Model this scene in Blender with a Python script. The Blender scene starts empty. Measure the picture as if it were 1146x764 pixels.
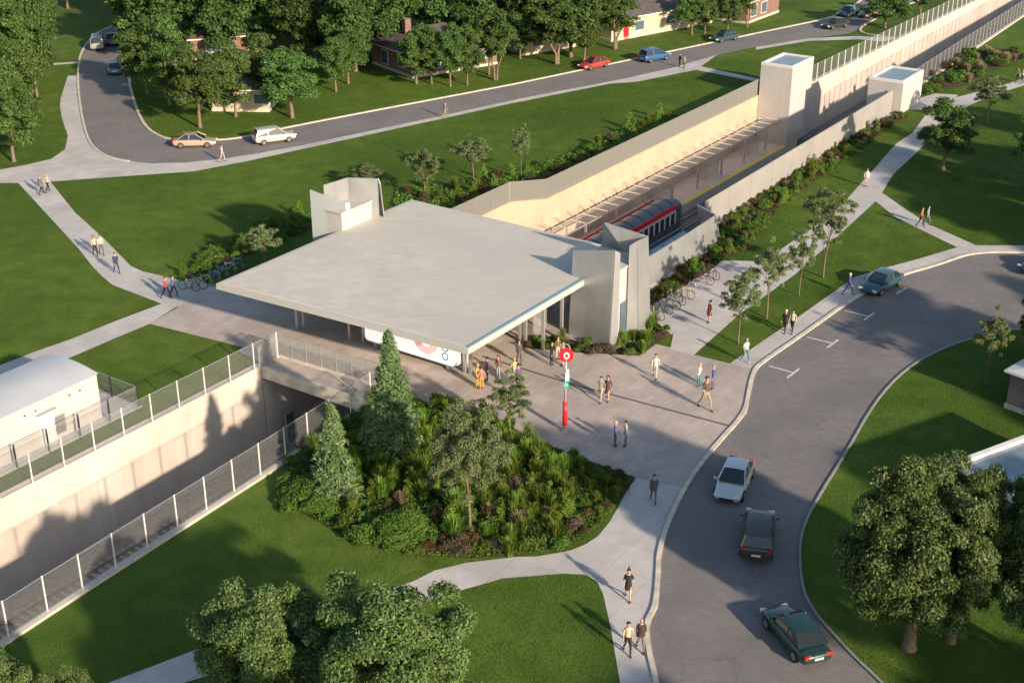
import bpy, bmesh, math, random
import numpy as np
from mathutils import Vector, Matrix
from mathutils.geometry import tessellate_polygon
R = math.radians
rng = random.Random(7)
SC = bpy.context.scene
COL = SC.collection

# ------------------------------------------------------------------ camera model (metres, ground z = 0)
F, TH, H = 1515.0, math.atan(.4635), 43.0
def g(x, y, z=0.0):
    u = (x-573)/F; v = (y-382)/F
    dy = math.cos(TH)-v*math.sin(TH); dz = -math.sin(TH)-v*math.cos(TH)
    t = (z-H)/dz
    return Vector((u*t, dy*t, z))
def gl(pts, z=0.0): return [g(a, b, z) for a, b in pts]
# track frame: s runs along the railway, p across it (towards the camera side)
TA = math.atan2(.824, .566)
def tf(s, p, z=0.0): return Vector((8+.566*s+.824*p, 132.2+.824*s-.566*p, z))
def sp(v): a, b = v.x-8, v.y-132.2; return a*.566+b*.824, a*.824-b*.566

cam = bpy.data.objects.new('camera', bpy.data.cameras.new('camera')); COL.objects.link(cam)
cam.location = (0, 0, H); cam.rotation_euler = (math.pi/2-TH, 0, 0)
cam.data.sensor_width = 36; cam.data.lens = 36*F/1146; cam.data.clip_end = 3000; cam.data.clip_start = 1
SC.camera = cam

# ------------------------------------------------------------------ light
SUN_EL, SUN_AZ = R(20.5), math.atan2(-.80, .60)
w = bpy.data.worlds.new('World'); SC.world = w; w.use_nodes = True
nt = w.node_tree; nt.nodes.clear()
sky = nt.nodes.new('ShaderNodeTexSky'); sky.sky_type = 'NISHITA'; sky.sun_disc = False
sky.sun_elevation = SUN_EL; sky.sun_rotation = math.pi/2-SUN_AZ
sky.air_density = 1.2; sky.dust_density = 1.0; sky.ozone_density = 1.5
bg = nt.nodes.new('ShaderNodeBackground'); bg.inputs[1].default_value = .11
wo = nt.nodes.new('ShaderNodeOutputWorld')
nt.links.new(sky.outputs[0], bg.inputs[0]); nt.links.new(bg.outputs[0], wo.inputs[0])
ld = bpy.data.lights.new('sun', 'SUN'); ld.energy = 5.0; ld.angle = R(1.5); ld.color = (1, .815, .63)
sun = bpy.data.objects.new('sun', ld); COL.objects.link(sun)
d = Vector((math.cos(SUN_AZ)*math.cos(SUN_EL), math.sin(SUN_AZ)*math.cos(SUN_EL), math.sin(SUN_EL)))
sun.rotation_euler = d.to_track_quat('Z', 'Y').to_euler(); sun.location = (60, -60, 80)
SC.view_settings.view_transform = 'Standard'; SC.view_settings.look = 'None'
SC.view_settings.exposure = 0.55; SC.view_settings.gamma = 1
SC.render.engine = 'CYCLES'
try:
    SC.cycles.max_bounces = 6; SC.cycles.transparent_max_bounces = 16; SC.cycles.use_denoising = True
    SC.cycles.diffuse_bounces = 3; SC.cycles.glossy_bounces = 2; SC.cycles.transmission_bounces = 3
    SC.cycles.caustics_reflective = False; SC.cycles.caustics_refractive = False
except Exception: pass

# ------------------------------------------------------------------ materials
def mat(name, col, rough=.8, col2=None, scale=1.0, bump=0.0, bscale=20.0, metal=0.0, detail=6, alpha=None,
        fac=(.35, .65), island=0.0, trans=0.0, emit=None, spec=.5, col3=None, scale3=.1, objrand=0.0, coat=0.0):
    m = bpy.data.materials.new(name); m.use_nodes = True
    n = m.node_tree; b = n.nodes['Principled BSDF']
    b.inputs['Roughness'].default_value = rough; b.inputs['Metallic'].default_value = metal
    b.inputs['Specular IOR Level'].default_value = spec
    if coat: b.inputs['Coat Weight'].default_value = coat
    b.inputs['Base Color'].default_value = (*col, 1)
    geo = n.nodes.new('ShaderNodeNewGeometry'); out = None
    def mixc(a, bb, f):
        mx = n.nodes.new('ShaderNodeMix'); mx.data_type = 'RGBA'
        for s_, v in ((6, a), (7, bb)):
            if isinstance(v, tuple): mx.inputs[s_].default_value = (*v, 1)
            else: n.links.new(v, mx.inputs[s_])
        if isinstance(f, float): mx.inputs[0].default_value = f
        else: n.links.new(f, mx.inputs[0])
        return mx.outputs[2]
    def noise(sc, det, lo, hi):
        t = n.nodes.new('ShaderNodeTexNoise'); t.inputs['Scale'].default_value = sc; t.inputs['Detail'].default_value = det
        n.links.new(geo.outputs['Position'], t.inputs['Vector'])
        mr = n.nodes.new('ShaderNodeMapRange'); mr.inputs[1].default_value = lo; mr.inputs[2].default_value = hi
        n.links.new(t.outputs[0], mr.inputs[0]); return mr.outputs[0]
    cur = col
    if col2 is not None: cur = mixc(cur, col2, noise(scale, detail, *fac))
    if col3 is not None: cur = mixc(cur, col3, noise(scale3, 3, .42, .68))
    if island:
        hs = n.nodes.new('ShaderNodeHueSaturation')
        mr = n.nodes.new('ShaderNodeMapRange'); mr.inputs[3].default_value = 1-island; mr.inputs[4].default_value = 1+island
        n.links.new(geo.outputs['Random Per Island'], mr.inputs[0]); n.links.new(mr.outputs[0], hs.inputs['Value'])
        if isinstance(cur, tuple): hs.inputs['Color'].default_value = (*cur, 1)
        else: n.links.new(cur, hs.inputs['Color'])
        cur = hs.outputs[0]
    if objrand:
        oi = n.nodes.new('ShaderNodeObjectInfo'); hs = n.nodes.new('ShaderNodeHueSaturation')
        mr = n.nodes.new('ShaderNodeMapRange'); mr.inputs[3].default_value = 1-objrand; mr.inputs[4].default_value = 1+objrand
        n.links.new(oi.outputs['Random'], mr.inputs[0]); n.links.new(mr.outputs[0], hs.inputs['Value'])
        m2 = n.nodes.new('ShaderNodeMapRange'); m2.inputs[3].default_value = .5-objrand*.09; m2.inputs[4].default_value = .5+objrand*.06
        n.links.new(oi.outputs['Random'], m2.inputs[0]); n.links.new(m2.outputs[0], hs.inputs['Hue'])
        if isinstance(cur, tuple): hs.inputs['Color'].default_value = (*cur, 1)
        else: n.links.new(cur, hs.inputs['Color'])
        cur = hs.outputs[0]
    if not isinstance(cur, tuple): n.links.new(cur, b.inputs['Base Color'])
    if bump:
        t = n.nodes.new('ShaderNodeTexNoise'); t.inputs['Scale'].default_value = bscale; t.inputs['Detail'].default_value = 5
        n.links.new(geo.outputs['Position'], t.inputs['Vector'])
        bp = n.nodes.new('ShaderNodeBump'); bp.inputs['Strength'].default_value = bump; bp.inputs['Distance'].default_value = .05
        n.links.new(t.outputs[0], bp.inputs['Height']); n.links.new(bp.outputs[0], b.inputs['Normal'])
    if alpha is not None: b.inputs['Alpha'].default_value = alpha
    if emit: b.inputs['Emission Color'].default_value = (*col, 1); b.inputs['Emission Strength'].default_value = emit
    if trans:
        o = n.nodes['Material Output']; tr = n.nodes.new('ShaderNodeBsdfTranslucent'); ms = n.nodes.new('ShaderNodeMixShader')
        ms.inputs[0].default_value = trans
        if isinstance(cur, tuple): tr.inputs[0].default_value = (*cur, 1)
        else: n.links.new(cur, tr.inputs[0])
        n.links.new(b.outputs[0], ms.inputs[1]); n.links.new(tr.outputs[0], ms.inputs[2]); n.links.new(ms.outputs[0], o.inputs[0])
    return m

def joints(m, w_, h_, dark=.78, rot=TA, mortar=.03, bump=.0, axis='z', offset=.5, colvar=.06, plane='xy'):
    """brick/paver joints multiplied into the base colour (world space, or wall space)"""
    n = m.node_tree; b = n.nodes['Principled BSDF']
    geo = n.nodes.new('ShaderNodeNewGeometry')
    br = n.nodes.new('ShaderNodeTexBrick'); br.offset = offset
    br.inputs['Scale'].default_value = 1; br.inputs['Brick Width'].default_value = w_; br.inputs['Row Height'].default_value = h_
    br.inputs['Mortar Size'].default_value = mortar; br.inputs['Mortar Smooth'].default_value = .2
    br.inputs['Color1'].default_value = (1, 1, 1, 1); br.inputs['Color2'].default_value = (1-colvar*2, 1-colvar*2, 1-colvar*2, 1)
    br.inputs['Mortar'].default_value = (dark, dark, dark, 1)
    mp = n.nodes.new('ShaderNodeMapping'); mp.vector_type = 'POINT'
    mp.inputs['Rotation'].default_value = (0, 0, -rot)
    n.links.new(geo.outputs['Position'], mp.inputs[0])
    src = mp.outputs[0]
    if plane == 'xz':
        sx = n.nodes.new('ShaderNodeSeparateXYZ'); cx = n.nodes.new('ShaderNodeCombineXYZ')
        n.links.new(src, sx.inputs[0])
        ad = n.nodes.new('ShaderNodeMath'); n.links.new(sx.outputs[0], ad.inputs[0]); n.links.new(sx.outputs[1], ad.inputs[1])
        n.links.new(ad.outputs[0], cx.inputs[0]); n.links.new(sx.outputs[2], cx.inputs[1]); src = cx.outputs[0]
    n.links.new(src, br.inputs[0])
    mx = n.nodes.new('ShaderNodeMix'); mx.data_type = 'RGBA'; mx.blend_type = 'MULTIPLY'; mx.inputs[0].default_value = 1
    l = b.inputs['Base Color'].links
    if l: n.links.new(l[0].from_socket, mx.inputs[6])
    else: mx.inputs[6].default_value = b.inputs['Base Color'].default_value
    n.links.new(br.outputs[0], mx.inputs[7]); n.links.new(mx.outputs[2], b.inputs['Base Color'])
    return m

def meshmat(name, col, cover, period=.35, rough=.6, metal=.3):
    """a welded/perforated infill: bars keep, gaps let light through"""
    m = bpy.data.materials.new(name); m.use_nodes = True; n = m.node_tree; b = n.nodes['Principled BSDF']
    b.inputs['Base Color'].default_value = (*col, 1); b.inputs['Roughness'].default_value = rough; b.inputs['Metallic'].default_value = metal
    geo = n.nodes.new('ShaderNodeNewGeometry'); mp = n.nodes.new('ShaderNodeMapping'); mp.inputs['Rotation'].default_value = (0, 0, -TA)
    n.links.new(geo.outputs['Position'], mp.inputs[0])
    sx = n.nodes.new('ShaderNodeSeparateXYZ'); n.links.new(mp.outputs[0], sx.inputs[0])
    ad = n.nodes.new('ShaderNodeMath'); n.links.new(sx.outputs[0], ad.inputs[0]); n.links.new(sx.outputs[1], ad.inputs[1])
    dv = n.nodes.new('ShaderNodeMath'); dv.operation = 'DIVIDE'; dv.inputs[1].default_value = period; n.links.new(ad.outputs[0], dv.inputs[0])
    fr = n.nodes.new('ShaderNodeMath'); fr.operation = 'FRACT'; n.links.new(dv.outputs[0], fr.inputs[0])
    lt = n.nodes.new('ShaderNodeMath'); lt.operation = 'LESS_THAN'; lt.inputs[1].default_value = .3; n.links.new(fr.outputs[0], lt.inputs[0])
    mr = n.nodes.new('ShaderNodeMapRange'); mr.inputs[3].default_value = max(0, cover-.12); mr.inputs[4].default_value = min(1, cover+.25)
    n.links.new(lt.outputs[0], mr.inputs[0]); n.links.new(mr.outputs[0], b.inputs['Alpha'])
    return m

M = {}
M['grass'] = mat('grass', (.070, .122, .016), .9, (.108, .170, .026), .5, .9, 5, col3=(.046, .096, .012), scale3=.05, detail=12, spec=.15)
M['asphalt'] = mat('asphalt', (.180, .168, .162), .85, (.220, .205, .196), 1.6, .5, 14, col3=(.158, .149, .145), scale3=.22, detail=12)
M['concrete'] = joints(mat('concrete', (.50, .475, .45), .85, (.58, .55, .52), .8, .2, 15, col3=(.44, .415, .395), scale3=.25, detail=10), 2.4, 2.4, .8, mortar=.03, offset=0, colvar=.03)
M['plaza'] = joints(mat('plaza', (.46, .39, .345), .8, (.54, .465, .41), .7, .2, 12, col3=(.40, .345, .31), scale3=.16, detail=10), 1.2, .45, .8, mortar=.02, colvar=.07)
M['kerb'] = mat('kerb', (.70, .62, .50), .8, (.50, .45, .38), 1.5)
M['kerbshade'] = mat('kerbshade', (.26, .25, .24), .85, (.32, .31, .29), 2)  # darker copy of the kerb, with the shade of its side in the colour
M['wall'] = joints(mat('wall_concrete', (.60, .535, .46), .85, (.54, .475, .41), .5, .15, 6, col3=(.66, .60, .52), scale3=.2), 2.4, 30, .86, plane='xz', mortar=.025, offset=0, colvar=.02)
M['wallw'] = joints(mat('wall_warm', (.62, .47, .33), .85, (.56, .42, .30), .7, .15, 6), 1.2, 1.5, .85, plane='xz', mortar=.02, colvar=.04)
M['roof'] = mat('roof_membrane', (.515, .49, .43), .8, (.60, .57, .50), .9, .15, 3, col3=(.51, .485, .43), scale3=.12, detail=10)
M['fascia'] = mat('fascia', (.50, .49, .45), .5)
M['gutter'] = mat('gutter', (.16, .27, .34), .5)
M['soffit'] = mat('soffit', (.45, .38, .30), .6)
M['metal'] = mat('metal', (.55, .55, .54), .4, metal=.6)
M['panel'] = joints(mat('panel', (.56, .57, .565), .36, (.48, .49, .49), .6, metal=.55, alpha=.90), .9, 20, .8, plane='xz', mortar=.02, offset=0, colvar=.03)
M['white'] = mat('white', (.78, .76, .72), .5)
M['offwhite'] = joints(mat('offwhite', (.57, .535, .50), .6, (.52, .49, .46), .8), 1.2, 20, .9, plane='xz', mortar=.015, offset=0, colvar=.015)
M['greyroof'] = mat('greyroof', (.55, .57, .58), .5, (.50, .52, .53), .4)
M['glass'] = mat('glass', (.10, .14, .17), .12, spec=.8)
M['blueglass'] = mat('blueglass', (.14, .20, .24), .25, (.20, .27, .31), 1.0, spec=.8)
M['dark'] = mat('dark', (.03, .032, .035), .5)
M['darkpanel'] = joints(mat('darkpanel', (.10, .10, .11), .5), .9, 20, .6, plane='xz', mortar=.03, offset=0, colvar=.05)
M['ballast'] = mat('ballast', (.17, .155, .145), .95, (.26, .24, .225), 3, .8, 8)
M['rail'] = mat('rail', (.30, .27, .25), .4, metal=.7)
M['tie'] = mat('sleeper', (.30, .28, .26), .8)
M['platform'] = mat('platform', (.60, .52, .45), .8, (.68, .60, .52), .7)
M['yellow'] = mat('yellow', (.80, .64, .05), .6)
M['red'] = mat('red', (.75, .02, .03), .35)
M['mulch'] = mat('mulch', (.040, .040, .016), .95, (.060, .065, .020), 1.2, .7, 6, col3=(.07, .045, .02), scale3=.4)
M['mesh'] = mat('mesh', (.36, .37, .36), .6, alpha=.10)
M['meshd'] = mat('meshd', (.27, .265, .235), .7, alpha=.66)
M['screen'] = mat('screen', (.48, .46, .43), .6, (.42, .40, .38), .3, alpha=.84, metal=.2)
M['glasspanel'] = mat('glasspanel', (.45, .46, .45), .2, alpha=.28)
M['frost'] = mat('frost', (.38, .41, .42), .25, alpha=.72)  # frosted glass; shade of the side away from the sun darkens its grey-blue
M['bark'] = mat('bark', (.16, .115, .08), .9, (.22, .16, .11), 5, .5, 12)
def cracks(m, sc, col, lo=.012, msk=.5):
    n = m.node_tree; b = n.nodes['Principled BSDF']; geo = n.nodes.new('ShaderNodeNewGeometry')
    nz = n.nodes.new('ShaderNodeTexNoise'); nz.inputs['Scale'].default_value = 1.1; nz.inputs['Detail'].default_value = 5; n.links.new(geo.outputs['Position'], nz.inputs['Vector'])
    ad = n.nodes.new('ShaderNodeVectorMath'); ad.operation = 'MULTIPLY_ADD'; ad.inputs[1].default_value = (1.6, 1.6, 0); n.links.new(nz.outputs['Color'], ad.inputs[0]); n.links.new(geo.outputs['Position'], ad.inputs[2])
    vo = n.nodes.new('ShaderNodeTexVoronoi'); vo.feature = 'DISTANCE_TO_EDGE'; vo.voronoi_dimensions = '2D'; vo.inputs['Scale'].default_value = sc; n.links.new(ad.outputs[0], vo.inputs['Vector'])
    lt = n.nodes.new('ShaderNodeMapRange'); lt.inputs[1].default_value = lo*.4; lt.inputs[2].default_value = lo; lt.inputs[3].default_value = 1; lt.inputs[4].default_value = 0; n.links.new(vo.outputs['Distance'], lt.inputs[0])
    n2 = n.nodes.new('ShaderNodeTexNoise'); n2.inputs['Scale'].default_value = .16; n.links.new(geo.outputs['Position'], n2.inputs['Vector'])
    m2 = n.nodes.new('ShaderNodeMapRange'); m2.inputs[1].default_value = msk; m2.inputs[2].default_value = msk+.08; m2.inputs[4].default_value = .42; n.links.new(n2.outputs[0], m2.inputs[0])
    mu = n.nodes.new('ShaderNodeMath'); mu.operation = 'MULTIPLY'; n.links.new(lt.outputs[0], mu.inputs[0]); n.links.new(m2.outputs[0], mu.inputs[1])
    mx = n.nodes.new('ShaderNodeMix'); mx.data_type = 'RGBA'; n.links.new(mu.outputs[0], mx.inputs[0]); n.links.new(b.inputs['Base Color'].links[0].from_socket, mx.inputs[6]); mx.inputs[7].default_value = (*col, 1); n.links.new(mx.outputs[2], b.inputs['Base Color'])
def streaks(m, col, amt=.35, vert=True):
    n = m.node_tree; b = n.nodes['Principled BSDF']; geo = n.nodes.new('ShaderNodeNewGeometry'); mp = n.nodes.new('ShaderNodeMapping')
    mp.inputs['Rotation'].default_value = (0, 0, 0 if vert else -TA); mp.inputs['Scale'].default_value = (2.2, 2.2, .12) if vert else (.25, 3.0, 1)
    n.links.new(geo.outputs['Position'], mp.inputs[0]); nz = n.nodes.new('ShaderNodeTexNoise'); nz.inputs['Scale'].default_value = 1; nz.inputs['Detail'].default_value = 6; n.links.new(mp.outputs[0], nz.inputs['Vector'])
    mr = n.nodes.new('ShaderNodeMapRange'); mr.inputs[1].default_value = .48; mr.inputs[2].default_value = .72; mr.inputs[4].default_value = amt; n.links.new(nz.outputs[0], mr.inputs[0])
    mx = n.nodes.new('ShaderNodeMix'); mx.data_type = 'RGBA'; n.links.new(mr.outputs[0], mx.inputs[0]); n.links.new(b.inputs['Base Color'].links[0].from_socket, mx.inputs[6]); mx.inputs[7].default_value = (*col, 1); n.links.new(mx.outputs[2], b.inputs['Base Color'])
cracks(M['asphalt'], .22, (.07, .065, .06), .010, .46); streaks(M['asphalt'], (.23, .20, .185), .35, False)
streaks(M['wall'], (.40, .34, .28), .35); streaks(M['offwhite'], (.48, .43, .38), .25); streaks(M['roof'], (.43, .41, .37), .45, False)
M['paint'] = mat('paint', (.72, .70, .66), .7, (.6, .58, .55), 3)
M['tyre'] = mat('tyre', (.02, .02, .02), .8)
M['rim'] = mat('rim', (.45, .45, .46), .3, metal=.8)
M['carglass'] = mat('carglass', (.025, .035, .045), .08, spec=.9)
M['lamp'] = mat('lamp', (.75, .75, .72), .2)
M['tail'] = mat('tail', (.60, .02, .015), .3)
M['brick'] = joints(mat('brick', (.25, .15, .11), .9, (.21, .12, .09), 2), .45, .16, 1.35, plane='xz', mortar=.02, colvar=.12)
M['brickgrey'] = joints(mat('brickgrey', (.22, .17, .165), .9, (.26, .20, .19), 2), .5, .18, .7, plane='xz', mortar=.025, colvar=.1)
M['cream'] = mat('cream', (.60, .48, .34), .8, (.54, .43, .31), 1)
M['shingle'] = joints(mat('shingle', (.10, .085, .085), .9, (.14, .12, .115), 1.5), .5, .25, .7, mortar=.02, colvar=.12)
M['shinglered'] = joints(mat('shinglered', (.15, .075, .06), .9, (.18, .10, .08), 1.5), .5, .25, .7, mortar=.02, colvar=.12)
M['leaf'] = mat('leaf', (.080, .155, .034), .6, (.115, .195, .050), .35, island=.35, trans=.35, objrand=.22, spec=.25)
M['leafn'] = mat('leafn', (.105, .175, .048), .55, (.150, .220, .068), .8, island=.55, trans=.35, objrand=.15, spec=.3)
M['leafd'] = mat('leafd', (.060, .122, .028), .6, (.085, .155, .038), .35, island=.35, trans=.32, objrand=.2, spec=.25)
M['leafg'] = mat('leafg', (.160, .215, .090), .65, (.20, .245, .11), .5, island=.3, trans=.35, objrand=.15, spec=.2)
M['needle'] = mat('needle', (.150, .250, .090), .6, (.21, .30, .13), 1.5, island=.4, trans=.3, spec=.2)
M['shrub'] = mat('shrub', (.075, .155, .022), .6, (.115, .195, .035), .8, island=.35, trans=.28, objrand=.25, spec=.2)
M['blade'] = mat('blade', (.12, .21, .025), .7, (.17, .25, .04), 1, island=.35, trans=.3, objrand=.3, spec=.2)
M['pale'] = mat('pale', (.24, .20, .11), .8, (.30, .25, .15), 1, island=.3, trans=.3, objrand=.2)
M['rust'] = mat('rust', (.12, .060, .022), .8, (.07, .085, .022), 1, island=.4, trans=.25, objrand=.2)
M['pink'] = mat('pink', (.17, .10, .09), .8, (.09, .09, .035), 1, island=.4, trans=.25)

# ------------------------------------------------------------------ object helpers
def setp(o, label=None, cat=None, group=None, kind=None):
    if label: o['label'] = label
    if cat: o['category'] = cat
    if group: o['group'] = group
    if kind: o['kind'] = kind
    return o
def thing(name, label, cat, loc=(0, 0, 0), rz=0.0, group=None, scale=None):
    o = bpy.data.objects.new(name, None); COL.objects.link(o)
    o.location = loc; o.rotation_euler = (0, 0, rz); o.empty_display_size = .3
    if scale: o.scale = (scale, scale, scale) if isinstance(scale, (int, float)) else scale
    return setp(o, label, cat, group)
class MB:
    def __init__(s): s.v = []; s.f = []; s.m = []
    def add(s, vs, fs, mi=0):
        b = len(s.v); s.v += [tuple(v) for v in vs]; s.f += [tuple(i+b for i in f) for f in fs]; s.m += [mi]*len(fs); return s
    def box(s, c, sz, rz=0.0, mi=0, rot=None):
        x, y, z = [a/2 for a in sz]; m = rot or Matrix.Rotation(rz, 3, 'Z'); c = Vector(c)
        vs = [c+m@Vector((i*x, j*y, k*z)) for i in (-1, 1) for j in (-1, 1) for k in (-1, 1)]
        return s.add(vs, [(0, 1, 3, 2), (4, 6, 7, 5), (0, 4, 5, 1), (2, 3, 7, 6), (0, 2, 6, 4), (1, 5, 7, 3)], mi)
    def prism(s, poly, z0, z1, mi=0, cap=True):
        n = len(poly); P = [Vector((p[0], p[1], 0)) for p in poly]
        z0s = z0 if hasattr(z0, '__len__') else [z0]*n; z1s = z1 if hasattr(z1, '__len__') else [z1]*n
        vs = [(p.x, p.y, z) for p, z in zip(P, z0s)]+[(p.x, p.y, z) for p, z in zip(P, z1s)]
        area = sum(P[i].x*P[(i+1) % n].y-P[(i+1) % n].x*P[i].y for i in range(n))
        fs = [(i, (i+1) % n, n+(i+1) % n, n+i) if area > 0 else (i, n+i, n+(i+1) % n, (i+1) % n) for i in range(n)]
        if cap:
            for t in tessellate_polygon([P]):
                a, b, c = t
                up = (P[b]-P[a]).cross(P[c]-P[a]).z > 0
                if not up: a, c = c, a
                fs.append((n+a, n+b, n+c)); fs.append((c, b, a))
        return s.add(vs, fs, mi)
    def tube(s, pts, r, n=6, mi=0, cap=True):
        pts = [Vector(p) for p in pts]; rs = r if hasattr(r, '__len__') else [r]*len(pts)
        vs = []; fs = []; up = None
        for i, p in enumerate(pts):
            t = (pts[min(i+1, len(pts)-1)]-pts[max(i-1, 0)]).normalized()
            if up is None: up = Vector((0, 0, 1)) if abs(t.z) < .9 else Vector((1, 0, 0))
            a = t.cross(up).normalized(); up = a.cross(t).normalized()
            for k in range(n):
                q = 2*math.pi*k/n; vs.append(p+(a*math.cos(q)+up*math.sin(q))*rs[i])
        for i in range(len(pts)-1):
            for k in range(n):
                k2 = (k+1) % n; fs.append((i*n+k, i*n+k2, (i+1)*n+k2, (i+1)*n+k))
        if cap: fs.append(tuple(range(n-1, -1, -1))); fs.append(tuple((len(pts)-1)*n+k for k in range(n)))
        return s.add(vs, fs, mi)
    def ring(s, c, rad, r, axis='y', n=24, k=6, mi=0):
        pts = []
        vs = []; fs = []
        for i in range(n):
            q = 2*math.pi*i/n; e = Vector((math.cos(q), 0, math.sin(q))) if axis == 'y' else Vector((math.cos(q), math.sin(q), 0))
            ax = Vector((0, 1, 0)) if axis == 'y' else Vector((0, 0, 1))
            for j in range(k):
                t = 2*math.pi*j/k; vs.append(Vector(c)+e*(rad+r*math.cos(t))+ax*r*math.sin(t))
        for i in range(n):
            for j in range(k):
                fs.append((i*k+j, i*k+(j+1) % k, ((i+1) % n)*k+(j+1) % k, ((i+1) % n)*k+j))
        return s.add(vs, fs, mi)
    def disc(s, c, rad, th, axis='y', n=24, mi=0):
        c = Vector(c); ax = {'y': Vector((0, 1, 0)), 'z': Vector((0, 0, 1)), 'x': Vector((1, 0, 0))}[axis]
        return s.tube([c-ax*th/2, c+ax*th/2], rad, n, mi)
    def build(s, name, mats, parent=None, smooth=False, bevel=0):
        me = bpy.data.meshes.new(name); me.from_pydata(s.v, [], s.f)
        for m in (mats if isinstance(mats, (list, tuple)) else [mats]): me.materials.append(m)
        me.polygons.foreach_set('material_index', s.m)
        if smooth: me.polygons.foreach_set('use_smooth', [True]*len(s.f))
        me.update()
        o = bpy.data.objects.new(name, me); COL.objects.link(o)
        if parent: o.parent = parent
        if bevel:
            b = o.modifiers.new('bevel', 'BEVEL'); b.width = bevel; b.segments = 2; b.limit_method = 'ANGLE'
        return o
def dup(o, parent=None):
    c = o.copy(); COL.objects.link(c); c.parent = parent
    for ch in o.children: dup(ch, c)
    return c
def place(root, used, loc, rz=0.0, sc=None, label=None, group=None):
    if used[0]: r = dup(root)
    else: r = root; used[0] = True
    r.location = loc; r.rotation_euler = (0, 0, rz)
    if sc: r.scale = (sc, sc, sc) if isinstance(sc, (int, float)) else sc
    if label: r['label'] = label
    if group: r['group'] = group
    return r
def offset(pts, d):
    out = []
    for i, p in enumerate(pts):
        a = pts[max(i-1, 0)]; b = pts[min(i+1, len(pts)-1)]
        t1 = (p-a).normalized() if i > 0 else (b-p).normalized(); t2 = (b-p).normalized() if i < len(pts)-1 else t1
        n1 = Vector((-t1.y, t1.x, 0)); n2 = Vector((-t2.y, t2.x, 0)); n = (n1+n2).normalized()
        out.append(p+n*d/max(.5, n.dot(n1)))
    return out
def strip(pts, a, b): return offset(pts, a)+offset(pts, b)[::-1]
def smoothl(pts, k=2):
    for _ in range(k):
        q = [pts[0]]
        for a, b in zip(pts, pts[1:]): q += [a*.75+b*.25, a*.25+b*.75]
        q.append(pts[-1]); pts = q
    return pts
def sheet(name, poly, z, m, kind='structure', thick=0):
    mb = MB(); P = [Vector((p.x, p.y, 0)) for p in poly]
    if thick: mb.prism(P, z-thick, z)
    else:
        fs = []
        for a, b, c in tessellate_polygon([P]):
            if (P[b]-P[a]).cross(P[c]-P[a]).z < 0: a, c = c, a
            fs.append((a, b, c))
        mb.add([(p.x, p.y, z) for p in P], fs)
    return setp(mb.build(name, m), kind=kind)
ORD = ['first', 'second', 'third', 'fourth', 'fifth', 'sixth', 'seventh', 'eighth', 'ninth', 'tenth', 'eleventh', 'twelfth', 'thirteenth',
       'fourteenth', 'fifteenth', 'sixteenth', 'seventeenth', 'eighteenth', 'nineteenth', 'twentieth']
def ordw(i):
    if i < 20: return ORD[i]
    if i >= 99: return 'hundredth' if i == 99 else 'hundred-and-'+ordw(i-100)
    t = ['twenty', 'thirty', 'forty', 'fifty', 'sixty', 'seventy', 'eighty', 'ninety'][(i+1)//10-2]; r = (i+1) % 10
    return t[:-1]+'ieth' if r == 0 else t+'-'+ORD[r-1]
def pix(v):
    c = math.cos(TH); s = math.sin(TH); zr = v[2]-H; dd = v[1]*c-zr*s
    return 573+F*v[0]/dd, 382-F*(v[1]*s+zr*c)/dd
ROWS = {}
def reg(o, key, template): ROWS.setdefault((key, template), []).append(o); return o

# ------------------------------------------------------------------ ground with the railway cutting left open
ZT = -6.6
farL = [tf(-112, 3.2), tf(-50.7, 3.2)]; nearL = [tf(-112, 16.6), tf(-79, 14.7), tf(-60, 13.9), tf(-50.7, 13.3)]
farR = [tf(-27, -2.3), tf(-11, -2.3), tf(-8.2, .1), tf(39.6, .1), tf(39.6, 2.7), tf(51, 2.8), tf(185, 3.8)]
nearR = [tf(-27, 18.8), tf(-8.9, 18.8), tf(-7.7, 16.6), tf(41, 16.4), tf(48, 16.2), tf(54, 14.6), tf(185, 10.6)]
def Z0(l): return [Vector((p.x, p.y, 0)) for p in l]
outer = [Vector((-700, -60, 0)), Vector((700, -60, 0)), Vector((700, 1000, 0)), Vector((-700, 1000, 0))]
h1 = Z0(farL+nearL[::-1]); h2 = Z0(farR+nearR[::-1])
tri = tessellate_polygon([outer, h1, h2]); vs = outer+h1+h2; fs = []
for a, b, c in tri:
    if (vs[b]-vs[a]).cross(vs[c]-vs[a]).z < 0: a, c = c, a
    fs.append((a, b, c))
setp(MB().add(vs, fs).build('ground', M['grass']), kind='structure')
# cutting floor
setp(MB().add([tf(-115, -6, ZT), tf(190, -6, ZT), tf(190, 24, ZT), tf(-115, 24, ZT)], [(0, 3, 2, 1)]).build('track_bed', M['ballast']), kind='structure')

def wallobj(name, label, pts, side, z0=ZT-.2, z1=.18, th=.45, m='wall'):
    mb = MB().prism(strip(pts, 0, side*th), z0, z1)
    return setp(mb.build(name, M[m]), label, 'retaining wall')
wallobj('retaining_wall', 'long sunlit concrete retaining wall of the cutting, below the white utility building', [tf(-112, 3.2), tf(-51.0, 3.2)], 1)
wallobj('retaining_wall', 'concrete retaining wall of the cutting beside the foreground lawn at lower left', nearL, -1)
wallobj('tunnel_wall', 'shaded concrete side wall of the tunnel under the bridge, far side', [tf(-50.9, 3.2), tf(-27.2, 3.2)], 1, z1=-.73)
wallobj('tunnel_wall', 'shaded concrete side wall of the tunnel under the bridge, near side', [tf(-50.9, 13.3), tf(-27.2, 13.3)], -1, z1=-.73)
wallobj('retaining_wall', 'warm tan stepped retaining wall behind the station platform canopy', farR[:4], 1, m='wallw')
wallobj('retaining_wall', 'tall pale retaining wall beyond the square tower, at upper right', [tf(43.5, 2.8), tf(185, 3.8)], 1)
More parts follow.
